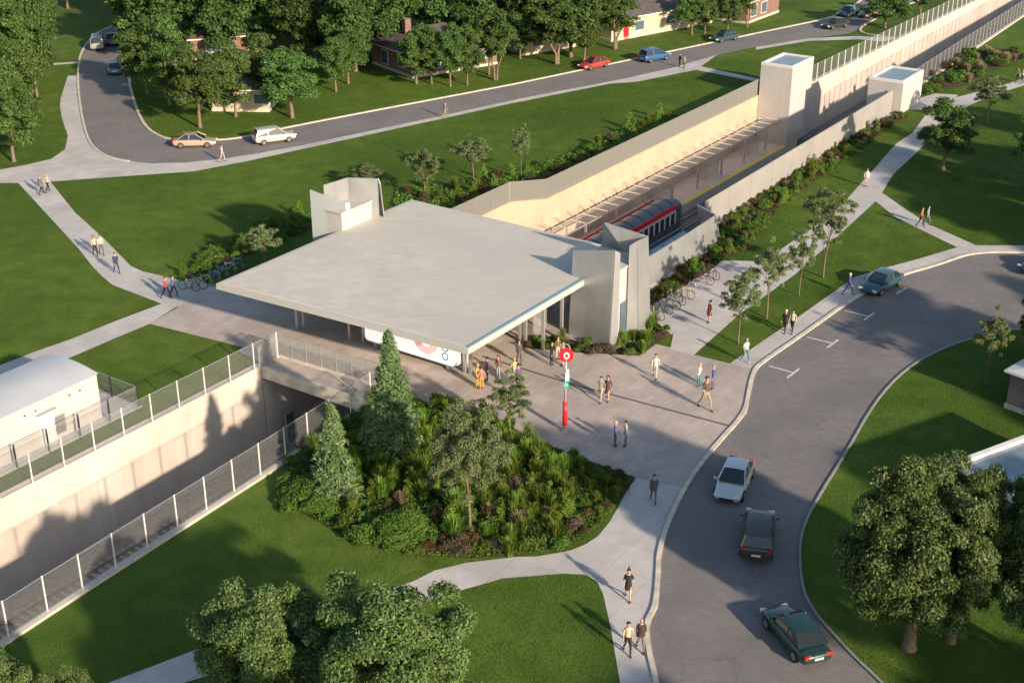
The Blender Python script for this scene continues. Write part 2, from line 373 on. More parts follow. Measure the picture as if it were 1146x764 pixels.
wallobj('retaining_wall', 'long low retaining wall under the grey screen on the path side of the station', [tf(-7.4, 16.6), tf(41, 16.4)], -1)
wallobj('retaining_wall', 'near retaining wall with bar railing beyond the smaller concrete box, top right', [tf(48.6, 15.8), tf(54, 14.6), tf(185, 10.6)], -1)
wallobj('retaining_wall', 'dark side wall of the station trench beneath the glass stair enclosure', [tf(-27.2, 14.9), tf(-7.5, 14.9)], 1, z1=-.7)
# tunnel end wall pieces at the bridge (south abutments)
# ------------------------------------------------------------------ tracks
for ps, lab in (((6.2, 9.9), 'x'),):
    for k, p in enumerate(ps):
        t = thing('railway_track', ['railway track running beside the platform with the yellow edge', 'second railway track of the cutting, farther from the yellow platform edge'][k], 'track', tf(-113, p, ZT), TA)
        mb = MB()
        for j in range(500): mb.box((.3+j*.6, 0, .05), (.24, 2.4, .14))
        setp(mb.build('sleeper', M['tie'], t), kind='stuff')
        for q in (-.72, .72): MB().box((150, q, .2), (300, .08, .15)).build('rail', M['rail'], t)
# platforms
def platform(label, p0, p1, s0, s1, yp):
    t = thing('platform', label, 'platform', tf(s0, 0, 0))
    o = tf(s0, 0, 0)
    mb = MB().prism([tf(s0, p0)-o, tf(s1, p0)-o, tf(s1, p1)-o, tf(s0, p1)-o], ZT, -5.6); mb.build('slab', M['platform'], t)
    MB().prism([tf(s0, yp-.22)-o, tf(s1, yp-.22)-o, tf(s1, yp+.22)-o, tf(s0, yp+.22)-o], -5.6, -5.585).build('tactile_strip', M['yellow'], t)
    return t
platform('long pale platform with a yellow edge strip under the glass canopy', .12, 4.3, -8, 43, 4.02)
platform('near platform with yellow edge strip passing under the bridge at left', 11.6, 13.25, -58, -28, 11.85)

# ------------------------------------------------------------------ roads, paving, kerbs
UP_IN = [(205, -10), (172, 6), (147, 22)]
rl = smoothl(gl([(215, -22), (185, 2), (147, 22), (118, 33), (105, 40), (91.6, 58), (87.7, 78.5), (90, 115), (98, 154), (110, 170), (131, 179), (170, 183), (209, 182), (249, 178), (290, 171.5), (332, 164), (489, 131), (580, 111), (700, 88), (753, 76), (803, 61.5), (846, 52.5), (906, 43), (950, 38)]), 2)
rl2 = [g(961, 33), g(968, 27), g(985, 18), g(1010, 8), g(1060, -14)]
ru = smoothl(gl([(246, -22), (215, 5), (170, 28), (148, 55), (141, 85), (150, 120), (161, 143), (178, 154), (196, 157.5), (241, 158), (275, 154.5), (311, 145), (570, 96), (580, 94), (870, 33), (917, 23.5), (940, 17), (960, 5), (985, -18)]), 2)
sheet('road', rl+rl2+ru[::-1], .006, M['asphalt'])
def kerb(label, pts, side=1, wd=.32, h=.11, m='kerb'):
    return setp(MB().prism(strip(pts, 0, side*wd), -.02, h).build('kerb', M[m]), kind='structure')
kerb('', ru, 1); kerb('', smoothl(gl([(1003, 43.2), (975, 40), (961, 36), (962, 31), (968, 27), (985, 18), (1010, 8), (1060, -14)]), 1), -1)
kerb('', rl[:44], -1, .25)
ca = thing  # noqa
# lower road
ll = smoothl(gl([(752, 900), (742, 800), (738, 764), (728, 724.6), (726, 697), (736.5, 680), (739.5, 640), (740, 617.5), (752, 579.5), (773, 538), (802, 500), (836, 463.6), (840, 440), (845.5, 415), (855, 406), (899, 376), (957, 334), (1003, 310.5), (1055, 296), (1082, 285.7), (1108, 283), (1146, 283.5), (1250, 284), (1400, 290)]), 2)
lr = smoothl(gl([(1090, 900), (1035, 815), (985, 764), (950, 731.5), (904, 679.7), (893.7, 645), (893.7, 596.8), (912.7, 558.7), (945.5, 507), (978, 449), (1012, 412.6), (1050, 391.6), (1090, 377), (1146, 366), (1250, 362), (1400, 366)]), 2)
sheet('road', ll+lr[::-1], .006, M['asphalt'])
kerb('', ll, 1, .28); kerb('', lr, -1, .14, .1, 'kerbshade')
# sidewalks
def pave(name, pts, z, m='concrete'): return sheet(name, gl(pts), z, M[m])
up_strip_in = [(0, 190), (30, 184.5), (57.6, 178), (73, 167), (76, 152), (72, 141), (69, 131), (67, 118), (68, 110), (76, 85), (87.7, 85)]
pave('pavement', [(-60, 197), (0, 190), (30, 184.5), (57.6, 178), (73, 167), (76, 152), (72, 141), (69, 131), (67, 118), (68, 110), (76, 85), (87.7, 85), (90, 115), (98, 154), (110, 170), (131, 179), (170, 183), (209, 182), (249, 178), (290, 171.5), (332, 164), (489, 131), (580, 111), (700, 88), (753, 76), (803, 61.5),
    (779, 78.5), (714, 91.6), (682.6, 94), (570, 116.5), (500, 132), (277, 180.5), (217, 192), (131, 198), (56, 203.5), (20, 205), (0, 205), (-60, 209)], .014)
pave('footpath', [(60, 71), (91.6, 69), (91.6, 71), (60, 73)], .018)
pave('footpath', [(779, 78.5), (784, 74.5), (846, 88), (862, 92), (843, 91)], .018)
pave('footpath', [(846, 53), (906, 43), (961, 40.6), (1003, 43), (990, 47), (961, 44.5), (906, 46), (846, 56)], .018)
pave('footpath', [(20, 204.5), (56, 203), (84, 238), (115, 266), (146.6, 298), (160, 304), (178, 308), (199, 313.5), (225, 316), (300, 330), (300, 345), (181, 343), (181, 340), (126, 319), (114, 309), (105, 300), (97, 290), (89, 279.5)], .018)
pave('footpath', [(181, 340), (215, 332), (167.5, 362.6), (125.6, 380), (74.6, 402), (0, 432), (-40, 449), (-40, 426), (0, 409), (38, 394), (78.5, 380), (128, 360)], .022)
pz = gl([(167.5, 362.6), (272, 389), (266, 393), (296, 407.5)])+[tf(-50.75, 3.0), tf(-50.75, 13.9)]+gl([(411, 448), (455, 446), (480, 452), (513, 455), (560, 475), (611, 497), (663, 517.5), (711.7, 534.5), (765, 545), (802, 500), (836, 463.6), (840, 440), (845.5, 415), (844, 414), (817, 407), (776, 397), (750, 389), (728.7, 384)])+[tf(-27.2, 22), tf(-27.2, -6)]+gl([(262, 322), (225, 329)])
sheet('plaza', pz, .03, M['plaza'])
pave('forecourt', [(750, 391), (776, 398), (828.5, 351), (853, 293), (820, 292), (808, 292), (796, 302), (778, 313), (751, 330), (728, 342), (727, 360), (700, 375), (753.5, 374)], .034)
pave('footpath', [(828.5, 351), (889, 308), (935, 267), (979.5, 226), (987, 216), (1000, 195), (1032, 165), (1055, 140), (1085, 118), (1117, 105), (1146, 96), (1200, 82), (1200, 70), (1146, 88), (1117, 97), (1060, 112), (1035, 130), (1021, 149), (1003, 161), (974, 194), (969, 199), (948, 223), (910, 255), (853, 293)], .026)
pave('forecourt', [(1030, 110), (1046, 105), (1072, 106.5), (1066, 117), (1045, 124), (1018, 123)], .03)
pave('footpath', [(979.5, 225.4), (987, 216), (1016, 236), (1040, 251.6), (1092, 274.7), (1071, 277), (1040, 262), (1003, 244)], .030)
pave('pavement', [(776, 398), (817, 407), (845, 415), (855, 406), (899, 376), (957, 334), (1003, 310.5), (1055, 296), (1082, 285.7), (1108, 283), (1146, 283.5), (1250, 284), (1400, 290), (1400, 281), (1146, 275), (1092, 274.7), (1071, 277), (1029, 289.6), (990, 300), (956, 310.5), (893, 355), (816.8, 406.8)], .022)
pave('pavement', [(711.7, 534.5), (765, 545), (752, 579.5), (740, 617.5), (739.5, 640), (736.5, 680), (726, 697), (728, 724.6), (738, 764), (742, 800), (752, 900), (705, 900), (694, 764), (683, 700), (675, 665), (668, 650), (655, 643), (630, 641.7), (563, 647), (515, 660.7), (440, 685), (340, 725), (205, 764), (40, 840), (-60, 840), (121, 764), (224.6, 724.6), (350, 690), (463, 650), (487, 638), (522, 629.6), (577, 623), (600, 622.6), (630, 617.5), (638, 616), (655, 609), (669, 600), (682, 584), (693, 565.6), (700, 552)], .018)
# drain line across the plaza
dl = [g(303, 365, .036), g(400, 378, .036), g(620, 425, .036), g(818, 478, .036)]
setp(MB().prism(strip([g(540, 399), g(640, 430), g(817, 477)], -.09, .09), .031, .04).build('drain_channel', mat('drain', (.10, .085, .075), .8)), 'thin dark drainage channel crossing the plaza paving', 'drain')
# parking marks
for k, (a, b, c, e) in enumerate([((856, 408), (887, 416.5), (881, 422.5), (894.5, 412.3)), ((899, 376), (932, 384), (925.5, 389), (938, 380)), ((942, 346.5), (972, 354), (967, 358), (978.5, 350)), ((1000, 324), (1008, 326), (1003, 329), (1014, 322))]):
    A, B, C, D = [g(*q, .012) for q in (a, b, c, e)]
    A = A+(B-A).normalized()*.3
    mb = MB(); zz = Vector((0, 0, .006))
    mb.prism(strip([A, B], -.06, .06), .008, .016); mb.prism(strip([C, D], -.07, .07), .008, .018)
    setp(mb.build('parking_mark', M['paint']), ['white T shaped parking mark nearest the plaza corner', 'white T shaped parking mark second from the plaza corner', 'white T shaped parking mark just in front of the parked blue sedan', 'white parking mark under the rear of the parked blue sedan'][k], 'road marking', 'parking bay marks')

# ------------------------------------------------------------------ planting beds
bedI = [(411, 463), (430, 450), (455, 447), (480, 453), (513, 456), (560, 476), (611, 498), (663, 518.5), (709, 536), (698, 552), (690, 564), (678, 580), (664, 594), (648, 605), (630, 613), (600, 618), (560, 623), (520, 625), (470, 622), (420, 612), (370, 592), (335, 572), (318, 550), (320, 530), (345, 505), (380, 480)]
bedR = [(578, 389), (612, 381), (640, 381), (690, 391), (712, 380), (729, 366), (732, 358), (750, 374), (716, 398.5), (647, 395)]
bedS = [(729, 340), (751, 330), (778, 313), (796, 302), (807, 291), (835, 280), (870, 235), (905, 208), (1000, 139), (1015, 131), (1003, 128), (955, 155), (880, 201), (800, 256), (790, 282), (731, 324)]
bedN = [(440, 232), (520, 236), (573, 226), (612, 214), (700, 163), (760, 130), (745, 128), (690, 148), (640, 172), (590, 192), (520, 205), (445, 212)]
bedL = [(205, 312), (262, 290), (345, 258), (345, 240), (300, 252), (270, 268), (232, 290), (212, 302)]
bedF = [(1022, 110), (1045, 84), (1080, 62), (1130, 55), (1146, 66), (1110, 80), (1075, 98), (1040, 104)]
for nm, b in (('planting_bed', bedI), ('planting_bed', bedR), ('planting_bed', bedS), ('planting_bed', bedN), ('planting_bed', bedL), ('planting_bed', bedF)):
    sheet(nm, gl(b), .045, M['mulch'])
def inside(poly, x, y):
    c = False; n = len(poly)
    for i in range(n):
        x1, y1 = poly[i]; x2, y2 = poly[(i+1) % n]
        if (y1 > y) != (y2 > y) and x < (x2-x1)*(y-y1)/(y2-y1)+x1: c = not c
    return c

# ------------------------------------------------------------------ foliage builders
def npobj(name, V, Fq, m, parent, k=4):
    me = bpy.data.meshes.new(name); n = len(V); nf = len(Fq)
    me.vertices.add(n); me.vertices.foreach_set('co', V.astype(np.float32).ravel())
    me.loops.add(nf*k); me.loops.foreach_set('vertex_index', Fq.astype(np.int32).ravel())
    me.polygons.add(nf); me.polygons.foreach_set('loop_start', np.arange(0, nf*k, k, dtype=np.int32))
    me.update(calc_edges=True); me.materials.append(m)
    o = bpy.data.objects.new(name, me); COL.objects.link(o); o.parent = parent; return o
def leaves(C, N, size, rs, aspect=1.7):
    """C centres, N normals -> rhombic leaves"""
    n = len(C); T = rs.normal(size=(n, 3)); T -= (T*N).sum(1, keepdims=True)*N; T /= np.linalg.norm(T, axis=1, keepdims=True)+1e-9
    B = np.cross(N, T); s = (size*rs.uniform(.7, 1.3, n))[:, None]
    V = np.stack([C-T*s*aspect*.5, C-B*s*.42+N*s*.1, C+T*s*aspect*.5, C+B*s*.42+N*s*.1], 1).reshape(-1, 3)
    return V, np.arange(n*4).reshape(-1, 4)
def crown(name, clumps, per, leaf, m, parent, seed, squash=.8):
    rs = np.random.RandomState(seed); Cs = []; Ns = []
    for (c, r) in clumps:
        n = int(per*(r**1.6)); D = rs.normal(size=(n, 3)); D /= np.linalg.norm(D, axis=1, keepdims=True)
        D[:, 2] = np.where(D[:, 2] < -.3, -D[:, 2]*.6, D[:, 2])
        rad = r*rs.uniform(.55, 1.08, (n, 1)); P = np.array(c)+D*rad*np.array([1, 1, squash])
        Nn = D*.7+rs.normal(size=(n, 3))*.55+np.array([0, 0, .25]); Nn /= np.linalg.norm(Nn, axis=1, keepdims=True)
        Cs.append(P); Ns.append(Nn)
    V, Fq = leaves(np.concatenate(Cs), np.concatenate(Ns), leaf, rs)
    return npobj(name, V, Fq, m, parent)
def make_tree(name, cat, h, cr, base, seed, nclump=60, per=90, leaf=.26, m='leaf', tr=.22, clr=.85, open_=0.0, flat=1.0, multi=1):
    r = random.Random(seed); t = thing(name, None, cat)
    cz = (h+base)/2; hz = (h-base)/2; clumps = []
    for i in range(nclump):
        while True:
            v = Vector((r.gauss(0, 1), r.gauss(0, 1), r.gauss(0, 1))).normalized()
            q = (r.uniform(.72, .98) if i > nclump*.25 else r.uniform(.1, .7))
            wob = 1+.16*math.sin(3*math.atan2(v.y, v.x)+seed)+.1*math.sin(5*v.z+seed*2)
            if v.z < -.55 and r.random() < .6: continue
            c = Vector((v.x*cr*q*wob, v.y*cr*q*wob, cz+v.z*hz*q*wob*flat)); break
        rad = clr*r.uniform(.6, 1.25)*(cr/3.2)
        c.x *= (cr-rad*.6)/cr; c.y *= (cr-rad*.6)/cr
        clumps.append((tuple(c), rad))
    crown('crown', clumps, per, leaf, M[m], t, seed, .8)
    mb = MB()
    for q in range(multi):
        a0 = q*2.4+seed; off = .0 if multi == 1 else tr*1.2
        fx, fy = math.cos(a0)*off, math.sin(a0)*off
        lean = .06 if multi == 1 else .28
        top = Vector((fx+math.cos(a0)*lean*base*2, fy+math.sin(a0)*lean*base*2, base+hz*.7))
        mid = Vector((fx*1.4, fy*1.4, base*.55))
        mb.tube([(fx, fy, -.1), (fx, fy, .25), tuple(mid), tuple(mid.lerp(top, .45)), tuple(top)], [tr*1.55, tr*1.1, tr*.9, tr*.7, tr*.3], 8)
        bs = mid.lerp(top, .25)
        for k in range(7):
            c, rd = clumps[(k*5+q*3) % len(clumps)]; c = Vector(c); st = mid.lerp(top, .1+.12*k)
            if c.z < st.z: c.z = st.z+.4
            md = st.lerp(c, .5)+Vector((0, 0, -.15*cr*.3))
            mb.tube([tuple(st), tuple(md), tuple(c)], [tr*.42, tr*.28, tr*.1], 5)
    mb.build('trunk', M['bark'], t, smooth=True)
    return t

TREES = {}
def var(kind, fn, n):
    TREES[kind] = []
    for i in range(n):
        t = fn(i); TREES[kind].append([t, [False]])
var('round', lambda i: make_tree('leafy_tree', 'tree', 10, 3.5, 1.9, 11+i, 70, 300, .21, 'leaf', .22, .85), 4)
var('vase', lambda i: make_tree('leafy_tree', 'tree', 10, 3.4, 3.5, 31+i, 60, 280, .22, 'leaf', .18, .85, multi=2), 2)
var('far', lambda i: make_tree('leafy_tree', 'tree', 10, 4.1, 1.6, 51+i, 60, 190, .30, 'leafd', .26, 1.0), 3)
var('near', lambda i: make_tree('broad_tree', 'tree', 10, 4.9, 1.7, 71+i, 230, 880, .13, 'leafn', .40, .60), 2)
var('young', lambda i: make_tree('young_tree', 'tree', 6, 1.85, 2.2, 91+i, 70, 700, .095, 'leafg', .07, .60), 3)
var('garden', lambda i: make_tree('young_tree', 'tree', 8, 2.8, 2.2, 111+i, 120, 700, .10, 'leafg', .11, .62), 1)
tree_n = [0]
def tree(kind, x, y, h, wide, key, label=None, vi=None, temp=None):
    """x,y = trunk foot in the photograph, h = height m, wide = crown radius / default"""
    V = TREES[kind]; tree_n[0] += 1; i = tree_n[0] if vi is None else vi
    root, used = V[i % len(V)]
    base = {'round': 10, 'vase': 10, 'far': 10, 'near': 10, 'young': 6, 'garden': 8}[kind]
    k = h/base; o = place(root, used, g(x, y), rng.uniform(0, 6.28), (k*wide*.95, k*wide*.95, k), label)
    if label: setp(o, group=key)
    else: reg(o, key, temp)
    return o
def hg(x, y, yt):
    P = g(x, y); lo, hi = -2., 40.
    for _ in range(30):
        m_ = (lo+hi)/2
        if pix((P.x, P.y, m_))[1] > yt: lo = m_
        else: hi = m_
    return lo
def ppm(x, y): P = g(x, y); return F/(P.y*math.cos(TH)+H*math.sin(TH))
def treepx(kind, x, y, yt, x0, x1, key, label=None, vi=None, temp=None):
    h = hg(x, y, yt)*{'near': .88, 'round': .93, 'vase': .94}.get(kind, 1); cr = (x1-x0)/2/ppm(x, y)
    base = {'round': 3.6/10, 'vase': 3.5/10, 'far': 4.2/10, 'near': .5, 'young': 1.9/6, 'garden': 2.9/8}[kind]
    return tree(kind, x, y, h, cr/(base*h), key, label, vi, temp)
G1 = 'trees lining the upper road'; T1 = '{} tree from the left before the houses on the upper road'
for (kd, x, y, yt, a, b) in [('round', 224, 143, 46, 182, 257), ('round', 264, 131, 42, 232, 290), ('round', 165, 105, 31, 131, 192), ('round', 190, 118, 22, 160, 225),
    ('round', 327, 132, 52, 280, 364), ('round', 376, 103, 38, 360, 406), ('round', 390, 94, 30, 378, 428), ('round', 300, 118, 40, 262, 322),
    ('round', 466, 94, 27, 433, 490), ('round', 483, 94, 26, 465, 505), ('round', 504, 97, 26, 484, 528), ('round', 523, 95.5, 30, 508, 548), ('vase', 555, 90, 8, 532, 585),
    ('vase', 547, 84, 10, 525, 560), ('vase', 624, 72, 2, 597, 668), ('round', 654, 67.5, 6, 640, 684), ('vase', 688, 55, -12, 662, 722), ('round', 582, 66, 4, 560, 605),
    ('round', 774, 39, -14, 748, 790), ('round', 788.6, 38.5, -12, 775, 806), ('round', 814, 37, -16, 796, 832), ('vase', 836, 31, -22, 822, 850),
    ('round', 990, 32, -14, 962, 1020), ('vase', 1030, 21, -24, 1012, 1048)]:
    treepx(kd, x, y, yt, a, b, G1, temp=T1)
G2 = 'trees at the left edge beside the side road'; T2 = '{} tree from the left in the left edge clump'
for (kd, x, y, yt, a, b) in [('round', 15.7, 181, 66, -22, 52), ('round', 33, 155, 40, -2, 66), ('round', -22, 165, 40, -60, 18), ('round', 12, 120, -8, -25, 55), ('far', 42, 110, -6, 12, 68), ('far', 20, 78, -40, -15, 55),
    ('round', 76, 10, -60, 56, 110), ('round', 118, 16, -70, 96, 146), ('far', -10, 70, -30, -45, 25), ('far', 48, 62, -26, 25, 72)]:
    treepx(kd, x, y, yt, a, b, G2, temp=T2)
# wood behind the houses
G3 = 'trees of the wood behind the houses'
rows = [(80, [(345, -22), (400, -12), (165, -30)], 'front row of the wood'),
        (52, [(170, 0), (215, -4), (262, 3), (310, -3), (352, 2), (400, -2), (436, 3), (492, -3), (535, 2), (590, -2), (640, 0)], 'middle row of the wood'),
        (22, [(185, 0), (240, 2), (290, -3), (335, 3), (385, -2), (440, 2), (480, 0), (540, 3), (585, -2), (628, 2), (672, 0)], 'third row of the wood'),
        (-8, [(160, 2), (225, -2), (300, 2), (360, 0), (430, -3), (500, 2), (570, 0), (640, 2), (700, 2), (750, -4), (800, 0), (850, 3)], 'farthest row at the top')]
for yb, xs, nm in rows:
    for x, dy in xs:
        tree('far', x+rng.uniform(-6, 6), yb+dy+12, rng.uniform(9.5, 12.5), rng.uniform(.95, 1.2), G3, temp='{} tree from the left in the '+nm)
G4 = 'young trees along the path'
for k, (x, y, yt, a, b) in enumerate([(826, 384.5, 306, 802, 855), (858, 356, 272, 838, 892), (894, 331.5, 258, 878, 918), (921, 310.5, 211, 896, 954)]):
    treepx('young', x, y, yt, a, b, G4, ['thin young tree on the grass corner nearest the plaza', 'second thin young tree up the path from the plaza corner', 'small thin young tree just below the tallest of the path trees', 'tallest thin young tree on the grass by the path fork'][k], k)
G5 = 'young trees behind the station'
for k, (x, y, yt, a, b) in enumerate([(476, 224, 168, 455, 497), (530, 203, 152, 507, 556), (583, 197, 143, 571, 598), (411, 214, 184, 393, 432), (297, 303, 252, 276, 322)]):
    treepx('young', x, y, yt, a, b, G5, ['young grey-green tree just behind the back corner of the roof', 'wider young tree with dark crown by the planting behind the station', 'narrow young tree nearest the stepped platform wall', 'small young tree peeping over the left glass tower', 'low bushy young tree beside the left edge of the roof'][k], k)
treepx('round', 1055, 190, 110, 1023, 1094, 'trees on the right lawn', 'round dark tree standing on the lawn right of the shaded path', 1)
treepx('young', 1104, 138, 86, 1074, 1128, 'trees on the right lawn', 'thin small tree beside the far forecourt and the concrete box')
treepx('round', 1152, 215, 112, 1126, 1184, 'trees on the right lawn', 'dark tree cut by the right edge of the view, above the bend')
treepx('young', 1103, 432, 349, 1084, 1130, 'trees on the right lawn', 'small clipped-looking tree on the lawn in front of the brick house', 1)
treepx('round', 1160, 400, 318, 1128, 1190, 'trees on the right lawn', 'tree tip poking in at the right edge above the brick house')
G6 = 'big trees in the lower right corner'
treepx('near', 1017, 725, 512, 912, 1096, G6, 'big broad tree with thick trunk nearest the kerb at lower right', 0)
treepx('near', 1064, 718, 505, 985, 1108, G6, 'big tree right behind the broad one at lower right', 1)
treepx('near', 1165, 745, 515, 1092, 1250, G6, 'big tree cut by the right edge at lower right', 0)
G7 = 'big trees along the bottom edge'
treepx('near', 300, 822, 644, 222, 388, G7, 'broad leafy tree at the bottom edge, left of its twin', 1)
treepx('near', 440, 850, 655, 330, 552, G7, 'broad leafy tree at the bottom edge, right of its twin', 0)
treepx('near', 20, 880, 730, -40, 66, G7, 'tree top in the bottom left corner, left one', 0)
treepx('near', 85, 870, 738, 40, 118, G7, 'tree top near the bottom left corner, right one', 1)
# trees just outside the frame whose shade reaches the picture
G8 = 'trees just outside the view'
for k, (X, Y, h, wd) in enumerate([(52, 68, 12, 1), (60, 80, 11, 1), (66, 92, 13, 1), (74, 104, 12, 1), (84, 118, 13, 1), (34, 38, 12, 1), (24, 28, 12, .9), (-6, 38, 10, .8), (-2, 30, 11, .8), (72, 76, 13, 1), (90, 95, 13, 1), (57, 112, 13, 1), (63, 124, 12, 1), (71, 134, 12, 1), (60, 100, 13, 1), (48, 72, 13, 1), (54, 60, 13, 1), (42, 50, 12, 1), (68, 112, 13, 1), (78, 126, 13, 1), (48, 78, 11, 1)]):
    r0, u0 = TREES['round'][k % 4]
    kk = h/10; reg(place(r0, u0, (X, Y, 0), k*1.7, (kk*1.15*wd, kk*1.15*wd, kk)), G8, '{} tree from the left standing just outside the view')

# conifers
def make_conifer(name, h, r, seed, label, loc):
    t = thing(name, label, 'conifer', loc, 0, 'conifers in the garden island'); rs = np.random.RandomState(seed)
    MB().tube([(0, 0, -.1), (0, 0, h*.5), (0, 0, h*.97)], [.16, .09, .02], 7).build('trunk', M['bark'], t)
    Cs = []; Ns = []; nb = int(h*34)
    for i in range(nb):
        q = i/nb; z = h*(.05+.93*q); L = r*(1-q)**.85*rs.uniform(.72, 1.12)+.12; a = rs.uniform(0, 6.28)
        n = int(60*L)+14; u = rs.uniform(.12, 1, n); 
        dx = np.cos(a)*L*u; dy = np.sin(a)*L*u
        wdt = (1-u*.8)*L*.26+.05
        side = rs.normal(size=n)*wdt
        zz = z+.10*L-u*L*.38+u**3*L*.16+rs.normal(size=n)*.05-np.abs(side)*.25
        Cs.append(np.stack([dx-np.sin(a)*side, dy+np.cos(a)*side, zz], 1))
        Nn = rs.normal(size=(n, 3))*.45+np.array([np.cos(a)*.3, np.sin(a)*.3, .9]); Ns.append(Nn/np.linalg.norm(Nn, axis=1, keepdims=True))
    V, Fq = leaves(np.concatenate(Cs), np.concatenate(Ns), .115, rs, 2.6); npobj('foliage', V, Fq, M['needle'], t); return t
make_conifer('spruce_tree', hg(440, 512, 367), 2.15, 5, 'tall spruce in the garden island in front of the billboard', g(440, 512))
make_conifer('spruce_tree', hg(376, 556, 449), 1.65, 6, 'small bright green spruce beside the cutting fence', g(376, 556))
treepx('garden', 526, 594, 452, 484, 578, 'deciduous trees in the garden island', 'grey-green spreading tree in the middle of the garden island')
treepx('young', 571, 496, 420, 545, 599, 'deciduous trees in the garden island', 'smaller tree at the plaza edge of the garden island', 2)

# shrubs
def make_shrub(kind, seed):
    rs = np.random.RandomState(seed); t = thing({'mound': 'round_shrub', 'grass': 'ornamental_grass', 'pale': 'dry_grass_clump', 'rust': 'rust_shrub', 'pink': 'flowering_shrub', 'column': 'upright_shrub'}[kind], None, 'shrub' if kind in ('mound', 'rust', 'pink', 'column') else 'ornamental grass')
    if kind in ('mound', 'rust', 'pink'):
        r = random.Random(seed); cl = [((r.uniform(-.55, .55), r.uniform(-.55, .55), r.uniform(.2, .55)), r.uniform(.25, .42)) for _ in range(14)]
        crown('foliage', cl, 420, .11 if kind == 'mound' else .08, M[{'mound': 'shrub', 'rust': 'rust', 'pink': 'pink'}[kind]], t, seed, .85)
    elif kind == 'column':
        r = random.Random(seed); cl = [((r.uniform(-.3, .3), r.uniform(-.3, .3), .2+1.5*q/13), .38*(1-.55*q/13)) for q in range(14)]
        crown('foliage', cl, 430, .085, M['blade'], t, seed, 1.2)
    else:
        n = 420; a = rs.uniform(0, 6.28, n); b = rs.uniform(0, .22, n); tilt = rs.uniform(.03, .42, n); L = rs.uniform(.6, 1.15, n)
        P0 = np.stack([np.cos(a)*b, np.sin(a)*b, np.zeros(n)], 1); D = np.stack([np.cos(a)*tilt, np.sin(a)*tilt, np.ones(n)], 1); D /= np.linalg.norm(D, axis=1, keepdims=True)
        S = np.stack([-np.sin(a), np.cos(a), np.zeros(n)], 1)*.022
        P1 = P0+D*(L*.6)[:, None]; P2 = P0+D*L[:, None]+np.stack([np.cos(a)*tilt*.35, np.sin(a)*tilt*.35, -tilt*.35], 1)
        V = np.stack([P0-S, P0+S, P1+S, P1-S, P2+S*.3, P2-S*.3], 1).reshape(-1, 3); i = np.arange(n)[:, None]*6
        Fq = np.concatenate([i+np.array([[0, 1, 2, 3]]), i+np.array([[3, 2, 4, 5]])]); npobj('blades', V, Fq, M['blade' if kind == 'grass' else 'pale'], t)
    return [t, [False]]
SH = {k: [make_shrub(k, 200+i*7+len(k)) for i in range(2)] for k in ('mound', 'grass', 'pale', 'rust', 'pink', 'column')}
WORD = {'mound': 'rounded green shrub', 'grass': 'upright green grass tuft', 'pale': 'pale dry grass tuft', 'rust': 'low rust-brown shrub', 'pink': 'dusty pink flowering shrub', 'column': 'upright bushy green shrub'}
def shrub(kind, X, Y, s, where, sz=1.0):
    r0, u0 = rng.choice(SH[kind]); o = place(r0, u0, (X, Y, .04), rng.uniform(0, 6.28), (s, s, s*sz))
    return reg(o, WORD[kind]+'s '+where, '{} '+WORD[kind]+' from left '+where)
BIGM = [(g(352, 560), 2.1), (g(448, 598), 1.7)]
for k, (c_, rr) in enumerate(BIGM):
    t = thing('round_shrub', ['broad bright green shrub mound at the left tip of the garden island', 'broad bright green shrub mound at the front edge of the garden island'][k], 'shrub', c_, 0, 'broad shrub mounds')
    r_ = random.Random(k+5); cl = [((q*math.cos(a_), q*math.sin(a_), .25+.75*(1-(q/rr)**2)+r_.uniform(-.1, .1)), r_.uniform(.30, .48)) for q, a_ in ((rr*math.sqrt(r_.random()), r_.uniform(0, 6.28)) for _ in range(120))]
    crown('foliage', cl, 900, .085, M['shrub'], t, 77+k, .8)
def scatter(bed, n, mix, where, dmin, smin, smax, seed):
    r = random.Random(seed); xs = [p[0] for p in bed]; ys = [p[1] for p in bed]; W = gl(bed); poly = [(p.x, p.y) for p in W]
    X0, X1 = min(p[0] for p in poly), max(p[0] for p in poly); Y0, Y1 = min(p[1] for p in poly), max(p[1] for p in poly); pts = []; tries = 0
    while len(pts) < n and tries < n*60:
        tries += 1; X = r.uniform(X0, X1); Y = r.uniform(Y0, Y1)
        if any((X-c_.x)**2+(Y-c_.y)**2 < (rr*.95)**2 for c_, rr in BIGM): continue
        if not inside(poly, X, Y) or any((X-a)**2+(Y-b)**2 < dmin**2 for a, b in pts): continue
        pts.append((X, Y)); k = mix(X, Y, r) if callable(mix) else r.choice(mix)
        if k: shrub(k, X, Y, r.uniform(smin, smax)*(1.0 if k != 'grass' else 1.4)*(.62 if callable(mix) and pix((X, Y, 0))[0] > 640 else 1), where)
def mixI(X, Y, r):
    u, v = pix((X, Y, 0))
    if u < 395 and v > 530: return 'mound' if v < 560 or u < 360 else r.choice(['rust', 'mound', 'pale'])
    if 400 < u < 490 and v > 565: return r.choice(['mound', 'mound', 'mound', 'rust'])
    if v > 590: return r.choice(['rust', 'mound', 'pale', 'mound', 'grass', 'pink'])
    if u > 640: return r.choice(['mound', 'rust', 'column', 'mound', 'grass', 'mound'])
    if u < 350 and v < 535: return r.choice(['pink', 'pink', 'mound'])
    return r.choice(['grass', 'grass', 'column', 'column', 'grass', 'grass', 'grass', 'pale' if v > 540 else 'mound'])
scatter(bedI, 290, mixI, 'in the garden island', .6, .55, 1.0, 3)
scatter(bedR, 30, ['mound', 'column', 'mound', 'grass', 'pink'], 'at the foot of the right glass tower', .6, .5, .8, 4)
